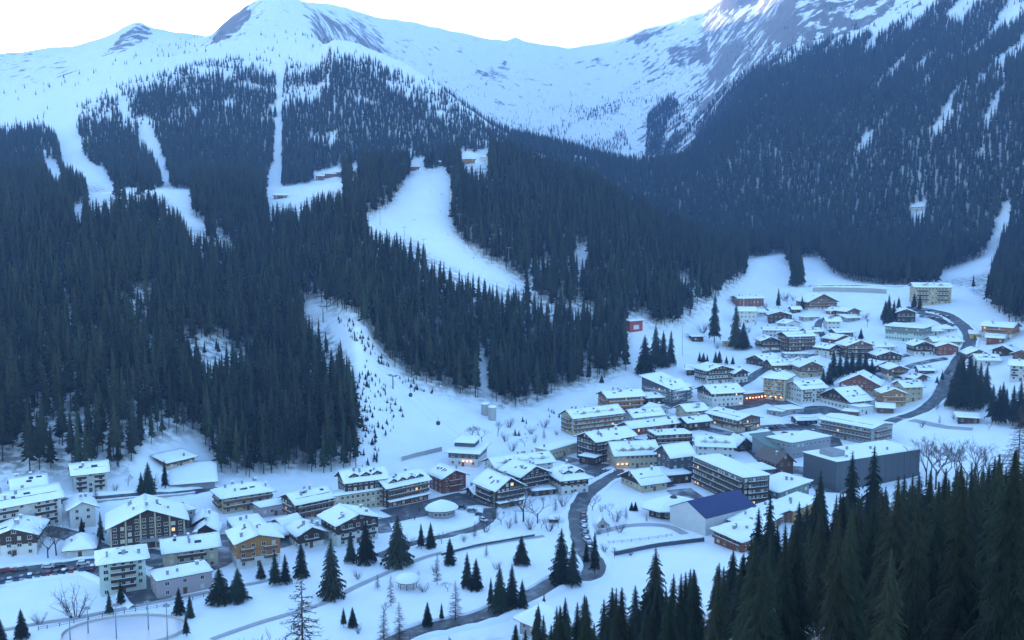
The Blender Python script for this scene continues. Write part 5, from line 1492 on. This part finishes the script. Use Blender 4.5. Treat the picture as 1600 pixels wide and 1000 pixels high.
small_bare([(1120,545),(1135,548),(1170,520),(1180,508),(1196,482),(1230,476),(1240,470),(1340,500),(1352,498),(1355,512)], 'between the upper houses and the slope', 'bare growth at the upper houses', (8, 16))
small_bare([(20,870),(60,862),(150,845),(165,835),(240,760),(200,760),(180,768),(150,780)], 'around the left houses', 'bare growth around the left houses')
small_bare([(1462,640),(1478,628),(1490,655),(1468,662),(1440,668),(1545,672)], 'by the right road and snowfield', 'bare growth by the right road', (8, 16))
# scrub on the edge of the lower run (uncountable)
xs, ys = [], []
for poly, n in (([(558,570),(575,565),(600,600),(640,640),(600,690),(585,735),(560,735)], 130), ([(520,500),(545,495),(600,560),(612,580),(590,570)], 55), ([(780,660),(870,640),(900,655),(800,690)], 14), ([(620,590),(650,596),(680,618),(640,612)], 20)):
    c_ = 0
    while c_ < n:
        x = random.uniform(min(q_[0] for q_ in poly), max(q_[0] for q_ in poly)); y = random.uniform(min(q_[1] for q_ in poly), max(q_[1] for q_ in poly))
        if inpoly(np.array([x]), np.array([y]), poly)[0]:
            p = hit(x, y, 320*S); xs.append(p[0]); ys.append(p[1]); c_ += 1
scr = scatter('scrub', np.array(xs), np.array(ys), rng.uniform(1.2, 4.2, len(xs)), rng.uniform(1.3, 2.6, len(xs)), col_low, 4, 'low dark scrub dotted over the edges of the lower run')
scr['category'] = 'scrub'

# ------------------------------------------------------------------ round roofs: kiosk, gazebo, octagon, rink
def at(px_, py_): return hit(px_, py_, 320*S)
p = at(690, 806); k_ = 1.0
o = empty('oval_kiosk', tuple(p), R(20)); put(o, 'oval kiosk with a thick dome of snow on the plaza', 'kiosk')
mb = MB(); mb.lathe([(5.6, -.8), (5.6, 2.9)], 20, 0, 1.0, .75); mb.build('wall', M['grey'], o)
mb = MB(); mb.lathe([(6.9, 2.9), (6.9, 3.15)], 20, 0, 1.0, .78); rf_ = mb.build('roof', M['roof'], o)
mb = MB(); mb.lathe([(6.9, 3.153), (7.0, 3.6), (5.9, 4.6), (3.8, 5.6), (1.4, 6.5), (.1, 6.8)], 20, 0, 1.0, .78); mb.build('roof_snow', M['roof_snow'], rf_, True)
for a_ in (-2.2, -1.9, -1.57, -1.25, -.95, -.6):
    link('window', WIN, o, (5.62*math.cos(a_), 4.22*math.sin(a_), 1.6), (0, 0, a_+math.pi/2), (1.3, 1, 1.3))
p = at(637, 918)
o = empty('gazebo', tuple(p)); put(o, 'open round gazebo under a mound of snow in the lower park', 'gazebo')
for k in range(8):
    a_ = k*math.pi/4; mb = MB(); mb.tube((2.9*math.cos(a_), 2.9*math.sin(a_), -.4), (2.9*math.cos(a_), 2.9*math.sin(a_), 2.5), .1, .1, 6); mb.build('post', M['wood_dark'], o)
mb = MB(); mb.lathe([(3.9, 2.4), (3.9, 2.6), (.3, 3.6)], 16); rf_ = mb.build('roof', M['wood_dark'], o)
mb = MB(); mb.lathe([(3.95, 2.603), (4.1, 3.2), (3.4, 3.9), (1.8, 4.5), (.2, 4.75)], 16); mb.build('roof_snow', M['roof_snow'], rf_, True)
p = at(1052, 803)
o = empty('octagon_hall', tuple(p), R(15)); put(o, 'low octagonal building with wide snow roof and round skylight right of the chapel', 'hall')
mb = MB(); mb.lathe([(8.6, -1.2), (8.6, 3.2)], 8, 0, 1.25, .9); mb.build('wall', M['wood_dark'], o)
mb = MB(); mb.lathe([(11.0, 3.2), (11.0, 3.5), (4.0, 6.0)], 8, 0, 1.25, .9); rf_ = mb.build('roof', M['roof'], o)
mb = MB(); mb.lathe([(11.1, 3.503), (11.2, 4.0), (7.5, 5.5), (4.0, 6.7), (.2, 6.9)], 8, 0, 1.25, .9); mb.build('roof_snow', M['roof_snow'], rf_)
mb = MB(); mb.lathe([(1.6, 6.5), (1.6, 7.2), (.1, 7.9)], 8); mb.build('skylight', M['glass'], rf_)
for k in range(8):
    a_ = -math.pi*(k+.5)/8; rr2 = 8.62*math.cos(math.pi/8)
    link('window', WIN, o, (rr2*1.25*math.cos(a_)*1.03, rr2*.9*math.sin(a_)*1.05, 1.7), (0, 0, a_+math.pi/2), (1.5, 1, 1.5))
p = at(195, 988)
o = empty('ice_rink', tuple(p), R(8)); put(o, 'pale oval ice rink with low boards on the lower left snow field', 'rink')
mb = MB(); mb.lathe([(13.5, -1.0), (13.5, .42)], 40, 0, 1.25, .8); mb.build('ice', M['ice'], o)
mb = MB()
for k in range(40):
    a0, a1 = 2*math.pi*k/40, 2*math.pi*(k+1)/40
    P0 = (13.7*1.25*math.cos(a0), 13.7*.8*math.sin(a0)); P1 = (13.7*1.25*math.cos(a1), 13.7*.8*math.sin(a1))
    mb.quad(P0+(-1.0,), P1+(-1.0,), P1+(1.0,), P0+(1.0,))
    Q0 = tuple(c*1.012 for c in P0); Q1 = tuple(c*1.012 for c in P1)
    mb.quad(Q1+(-1.0,), Q0+(-1.0,), Q0+(1.0,), Q1+(1.0,)); mb.quad(P0+(1.0,), P1+(1.0,), Q1+(1.0,), Q0+(1.0,))
mb.build('boards', M['frame'], o)

# ------------------------------------------------------------------ poles, lift, gondolas
def pole(label, bx_, by_, ty_, group, arm=1.4, name='floodlight_pole'):
    p = hit(bx_, by_, 320*S); r = math.hypot(p[0], p[1]); h_ = (by_-ty_)*r/F
    o = empty(name, tuple(p)); put(o, label, 'lamp post', group)
    mb = MB(); mb.tube((0,0,-.5), (0,0,h_), .22*max(1, r/900), .13*max(1, r/900), 6); mb.build('pole', M['steel'], o)
    mb = MB(); mb.box(-arm, arm, -.12, .12, h_-.05, h_+.16); mb.build('cross_arm', M['steel'], o)
    for sx in (-1, 1):
        mb = MB(); mb.box(sx*arm-.4, sx*arm+.4, -.5, .1, h_-.55, h_-.06); mb.build('floodlight', M['grey'], o)
for (x, y, t_) in ((576,352,319),(594,352,310),(602,327,292),(611,297,279),(629,287,257),(667,262,244),(706,292,261),(702,337,297),(718,372,335),(741,380,352),(771,407,367),(632,375,355),(662,400,374),(795,427,387),(879,479,440),(904,487,450),(940,480,460),(974,507,477)):
    pole('tall thin floodlight pole beside the main piste', x, y, t_, 'floodlight poles along the main piste')
pole('floodlight pole standing alone on the nursery slope', 1066, 556, 505, None)
for k, (x, y, t_) in enumerate(((138,992,950),(110,1005,960),(182,1000,945),(232,985,940),(262,1005,945))):
    pole('slim lamp post around the ice rink', x, y, t_, 'lamp posts around the ice rink', .5, 'lamp_post')

def pylon(label, bx_, by_, ty_):
    p = hit(bx_, by_, 320*S); r = math.hypot(p[0], p[1]); h_ = (by_-ty_)*r/F
    o = empty('lift_pylon', tuple(p), R(-35)); put(o, label, 'lift pylon')
    mb = MB(); mb.tube((0,0,-.6), (0,0,h_), .55, .38, 8); mb.build('mast', M['steel'], o)
    mb = MB(); mb.box(-2.8, 2.8, -.3, .3, h_-.1, h_+.5); mb.build('cross_arm', M['steel'], o)
    for sx in (-1, 1):
        mb = MB(); mb.box(sx*2.6-.2, sx*2.6+.2, -1.8, 1.8, h_+.5, h_+.85)
        for k in range(5): mb.lathe([(.25, h_+.86), (.25, h_+1.0)], 6)
        mb.build('sheave_train', M['darkgrey'], o)
    return p+np.array((0, 0, h_+1.0))
T1 = pylon('gondola pylon half-way up the lower run', 614, 608, 588)
T2 = pylon('gondola pylon at the top of the lower run', 505, 504, 480)
st_p = st.location
T0 = np.array((st_p[0], st_p[1], st_p[2]+9.5))
up_ = hit(470, 440, 320*S)+np.array((0, 0, 22.0))
for sx, lab in ((-2.4, 'left'), (2.4, 'right')):
    mb = MB(); dv = np.array((sx, sx*.6, 0))
    pts = [T0+dv, T1+dv, T2+dv, up_+dv]
    for a_ in range(3):
        for k in range(8):
            f = lambda t: pts[a_]*(1-t)+pts[a_+1]*t-np.array((0,0,4*3.0*t*(1-t)))
            mb.tube(f(k/8), f((k+1)/8), .035, .035, 4)
    o = mb.build('lift_cable', M['steel']); put(o, 'thin gondola cable above the lower run, %s rope of the pair' % lab, 'cable')
def gondola(label, a_, b_, t_, sx):
    c = a_*(1-t_)+b_*t_-np.array((0,0,12*t_*(1-t_)))+np.array((sx, sx*.6, 0))
    o = empty('gondola_cabin', tuple(c), R(-35)); put(o, label, 'gondola')
    mb = MB(); mb.tube((0,0,0), (0,0,-1.8), .09, .09, 5); mb.build('hanger', M['steel'], o)
    mb = MB(); mb.lathe([(.5, -4.1), (.95, -3.9), (1.15, -3.2), (1.1, -2.4), (.7, -1.85), (.2, -1.75)], 10); mb.build('cabin', M['darkgrey'], o)
    mb = MB(); mb.lathe([(1.17, -3.15), (1.13, -2.5)], 10); mb.build('window_band', M['glass'], o)
gondola('gondola cabin above the lower run, lower one near the station', T0, T1, .42, 2.4)
gondola('gondola cabin above the lower run, second from the station', T0, T1, .8, 2.4)
gondola('gondola cabin between the two pylons, lower one', T1, T2, .62, -2.4)
gondola('gondola cabin between the two pylons, upper one', T1, T2, .78, 2.4)
for k, (x, y, h_) in enumerate(((758,648,6.5),(769,656,7.5))):
    p = at(x, y); o = empty('snow_gun_silo', tuple(p)); put(o, 'pale concrete silo at the forest edge above the station, %s' % ('left one', 'right one')[k], 'silo')
    mb = MB(); mb.lathe([(2.3, -1.0), (2.3, h_)], 16); mb.build('shaft', M['concrete'], o, False)
    mb = MB(); mb.lathe([(2.5, h_+.003), (2.5, h_+.5), (1.6, h_+.9), (.1, h_+1.0)], 16); mb.build('snow_cap', M['roof_snow'], o, True)

# ------------------------------------------------------------------ cars
def car_parts():
    b = MB()
    prof = [(-2.1, .35), (2.1, .35), (2.15, .75), (1.25, .95), (-1.95, .98), (-2.15, .7)]
    b.prism(prof, 'y', -.86, .86)
    g = MB()
    lo = [(-1.75, .97), (1.05, .95)]; hi = [(-1.35, 1.46), (.45, 1.46)]
    i = len(g.v); g.v += [(lo[0][0],-.8,.97),(lo[1][0],-.8,.96),(lo[1][0],.8,.96),(lo[0][0],.8,.97),(hi[0][0],-.66,1.44),(hi[1][0],-.66,1.44),(hi[1][0],.66,1.44),(hi[0][0],.66,1.44)]
    for q_ in ((0,1,5,4),(1,2,6,5),(2,3,7,6),(3,0,4,7)): g.f.append(q_); g.m.append(0)
    rf2 = MB(); rf2.box(-1.4, .5, -.68, .68, 1.44, 1.5)
    w = MB(); n = 10
    for y0, y1 in ((-.1, .1),):
        for k in range(n):
            a0, a1 = 2*math.pi*k/n, 2*math.pi*(k+1)/n
            w.quad((.33*math.cos(a0), y0, .33*math.sin(a0)), (.33*math.cos(a1), y0, .33*math.sin(a1)), (.33*math.cos(a1), y1, .33*math.sin(a1)), (.33*math.cos(a0), y1, .33*math.sin(a0)))
        w.f.append(tuple(4*k for k in range(n))); w.m.append(0); w.f.append(tuple(4*k+3 for k in range(n-1, -1, -1))); w.m.append(0)
    l = MB(); l.box(-.04, .04, -.18, .18, -.08, .08)
    return b, g, rf2, w, l
cb, cg, cr_, cw, cl = car_parts()
CARCOL = {'white': (.55,.55,.56), 'silver': (.3,.31,.33), 'black': (.015,.015,.018), 'dark blue': (.02,.03,.08), 'red': (.25,.02,.02), 'grey': (.1,.105,.11)}
CARM = {c: mat('car_paint_'+c.replace(' ', '_'), v, .35, .05, 1, spec=.6) for c, v in CARCOL.items()}
CARB = {c: (cb.mesh('body', CARM[c]), cr_.mesh('roof', CARM[c])) for c in CARCOL}
CARSNOW = mat('car_roof_snow', (.8, .8, .82), .8, .05, 2)
cg_m = cg.mesh('cabin_glass', M['glass']); cw_m = cw.mesh('wheel', M['tyre']); cl_m = cl.mesh('headlight', M['frame'])
sn = MB(); sn.slab((-1.4,-.66,1.5), (.5,-.66,1.5), (.5,.66,1.5), (-1.4,.66,1.5), .003, .16, 3, 3, .03); sn_m = sn.mesh('roof_snow', CARSNOW, True)
def car(x, y, ang, colr, label, group):
    o = empty('parked_car', (x, y, float(ground(x, y))+.26), ang); put(o, label, 'car', group)
    link('body', CARB[colr][0], o); link('roof', CARB[colr][1], o); link('cabin_glass', cg_m, o)
    for sx in (-1.3, 1.35):
        for sy in (-.8, .8): link('wheel', cw_m, o, (sx, sy, .33))
    for sy in (-.6, .6): link('headlight', cl_m, o, (2.14, sy, .68))
    if random.random() < .35: link('roof_snow', sn_m, o)
def cars(pix, n, dang, where, group, prob=1.0):
    pts = densify([at(x, y) for x, y in pix], 1.0)
    s_ = np.linspace(0, len(pts)-1, n).astype(int)
    for i in s_:
        if random.random() > prob: continue
        j = min(i+1, len(pts)-1); d = pts[j]-pts[max(j-1, 0)]
        c_ = random.choice(list(CARCOL))
        car(pts[i][0], pts[i][1], math.atan2(d[1], d[0])+dang+random.uniform(-.06, .06), c_, '%s car parked %s' % (c_, where), group)
cars([(-8,914),(60,902),(145,890)], 17, R(75), 'in the row along the lower left road', 'cars along the lower left road', .9)
cars([(0,897),(70,889),(130,884)], 8, 0, 'on the far side of the lower left road', 'cars on the far side of the lower left road', .8)
cars([(912,808),(914,835),(924,862)], 8, R(20), 'beside the curving main road', 'cars beside the curving main road')
cars([(1420,482),(1450,486),(1480,497)], 10, R(80), 'in the front row of the upper car park', 'front row of the upper car park', .9)
cars([(1440,496),(1465,500),(1490,510)], 8, R(80), 'in the second row of the upper car park', 'second row of the upper car park', .9)
cars([(1185,676),(1220,668),(1262,664)], 10, R(80), 'in the rear row of the square car park', 'rear row of the square car park', .9)
cars([(1185,690),(1230,678),(1270,676)], 8, R(80), 'in the front row of the square car park', 'front row of the square car park', .85)
cars([(722,796),(745,804),(755,815)], 4, R(30), 'at the edge of the plaza by the oval kiosk', 'cars at the plaza edge')
cars([(1240,770),(1262,760)], 3, R(60), 'behind the green-sided house', 'cars behind the green-sided house')

# ------------------------------------------------------------------ people (a few pixels tall)
def person_mesh(name, jacket, pose):
    legs = .22 if pose != 'stand' else .10
    V_ = [(0,0,.95),(0,0,1.15),(0,.0,1.38),(0,0,1.52),(0,.01,1.68),
          (.20,0,1.40),(.27,.05,1.12),(.26,.14 if pose=='ski' else .06,.90),
          (-.20,0,1.40),(-.27,-.05,1.12),(-.26,.14 if pose=='ski' else .02,.90),
          (.10,0,.88),(.11,legs,.48),(.11,legs*.5,.07),(.11,legs*.5+.16,.03),
          (-.10,0,.88),(-.11,-legs*.6,.48),(-.11,-legs,.07),(-.11,-legs+.16,.03)]
    E_ = [(0,1),(1,2),(2,3),(3,4),(2,5),(5,6),(6,7),(2,8),(8,9),(9,10),(0,11),(11,12),(12,13),(13,14),(0,15),(15,16),(16,17),(17,18)]
    rad = [.15,.16,.17,.06,.11,.07,.06,.04,.07,.06,.04,.10,.075,.055,.05,.10,.075,.055,.05]
    m_ = bpy.data.meshes.new(name); m_.from_pydata(V_, E_, [])
    o = bpy.data.objects.new(name, m_); COL.objects.link(o)
    md = o.modifiers.new('skin', 'SKIN'); sv = m_.skin_vertices[0].data
    for i, r_ in enumerate(rad): sv[i].radius = (r_, r_)
    sv[0].use_root = True
    o.modifiers.new('sub', 'SUBSURF').levels = 1
    dg = bpy.context.evaluated_depsgraph_get(); me_ = bpy.data.meshes.new_from_object(o.evaluated_get(dg))
    bpy.data.objects.remove(o)
    me_.materials.clear()
    for mm in (jacket, PTROU, PSKIN): me_.materials.append(mm)
    for pl in me_.polygons:
        z_ = pl.center.z; pl.material_index = 1 if z_ < .92 and abs(pl.center.x) < .22 else (2 if z_ > 1.5 else 0); pl.use_smooth = True
    return me_
PTROU = mat('dark_trousers', (.03,.03,.04), .9); PSKIN = mat('woollen_hat_and_face', (.22,.14,.11), .9)
PM = {c: person_mesh('person', mat('jacket_'+c, v, .8), 'walk') for c, v in (('red',(.4,.03,.03)),('blue',(.04,.08,.3)),('black',(.02,.02,.02)),('white',(.6,.6,.6)))}
def person(px_, py_, c, label, group):
    p = at(px_, py_); o = link('person', PM[c], None, (p[0], p[1], p[2]+.2), (0, 0, random.uniform(0, 6.28)))
    put(o, label, 'person', group)
for i, (x, y) in enumerate(((620,812),(632,806),(640,810),(655,800),(668,804),(690,792),(705,789),(612,818),(725,790),(648,814))):
    c = ('black', 'red', 'blue')[i % 3]; person(x, y, c, 'person in a %s jacket walking on the plaza before the resort hotel' % c, 'people on the plaza')
for i, (x, y) in enumerate(((938,742),(946,738),(952,745),(960,740),(930,748),(968,742))):
    c = ('black', 'blue', 'red')[i % 3]; person(x, y, c, 'person in a %s jacket in the main street by the square' % c, 'people in the main street')
for i, (x, y) in enumerate(((690,305),(688,332),(700,369),(740,405),(672,300),(648,345))):
    c = ('black', 'red')[i % 2]; person(x, y, c, 'skier in a %s jacket coming down the main piste' % c, 'skiers on the main piste')

# ------------------------------------------------------------------ haze in the valley air
zlo, zhi = float(Z.min())-1.0, float(Z.max())+45
mb = MB(); mb.box(-6500, 6500, -60, 6200, zlo, zhi)
hz = mb.build('haze', None)
hz.data.materials.clear()
hm = bpy.data.materials.new('haze_air'); hm.use_nodes = True
nt = hm.node_tree
for n_ in list(nt.nodes):
    if n_.type != 'OUTPUT_MATERIAL': nt.nodes.remove(n_)
pv = nt.nodes.new('ShaderNodeVolumePrincipled')
pv.inputs['Color'].default_value = (.30, .53, 1.0, 1); pv.inputs['Density'].default_value = 1.5e-4; pv.inputs['Anisotropy'].default_value = 0.2
nt.links.new(pv.outputs[0], nt.nodes['Material Output'].inputs['Volume'])
hz.data.materials.append(hm)
put(hz, 'thin blue winter haze filling the valley', None, None, 'stuff')
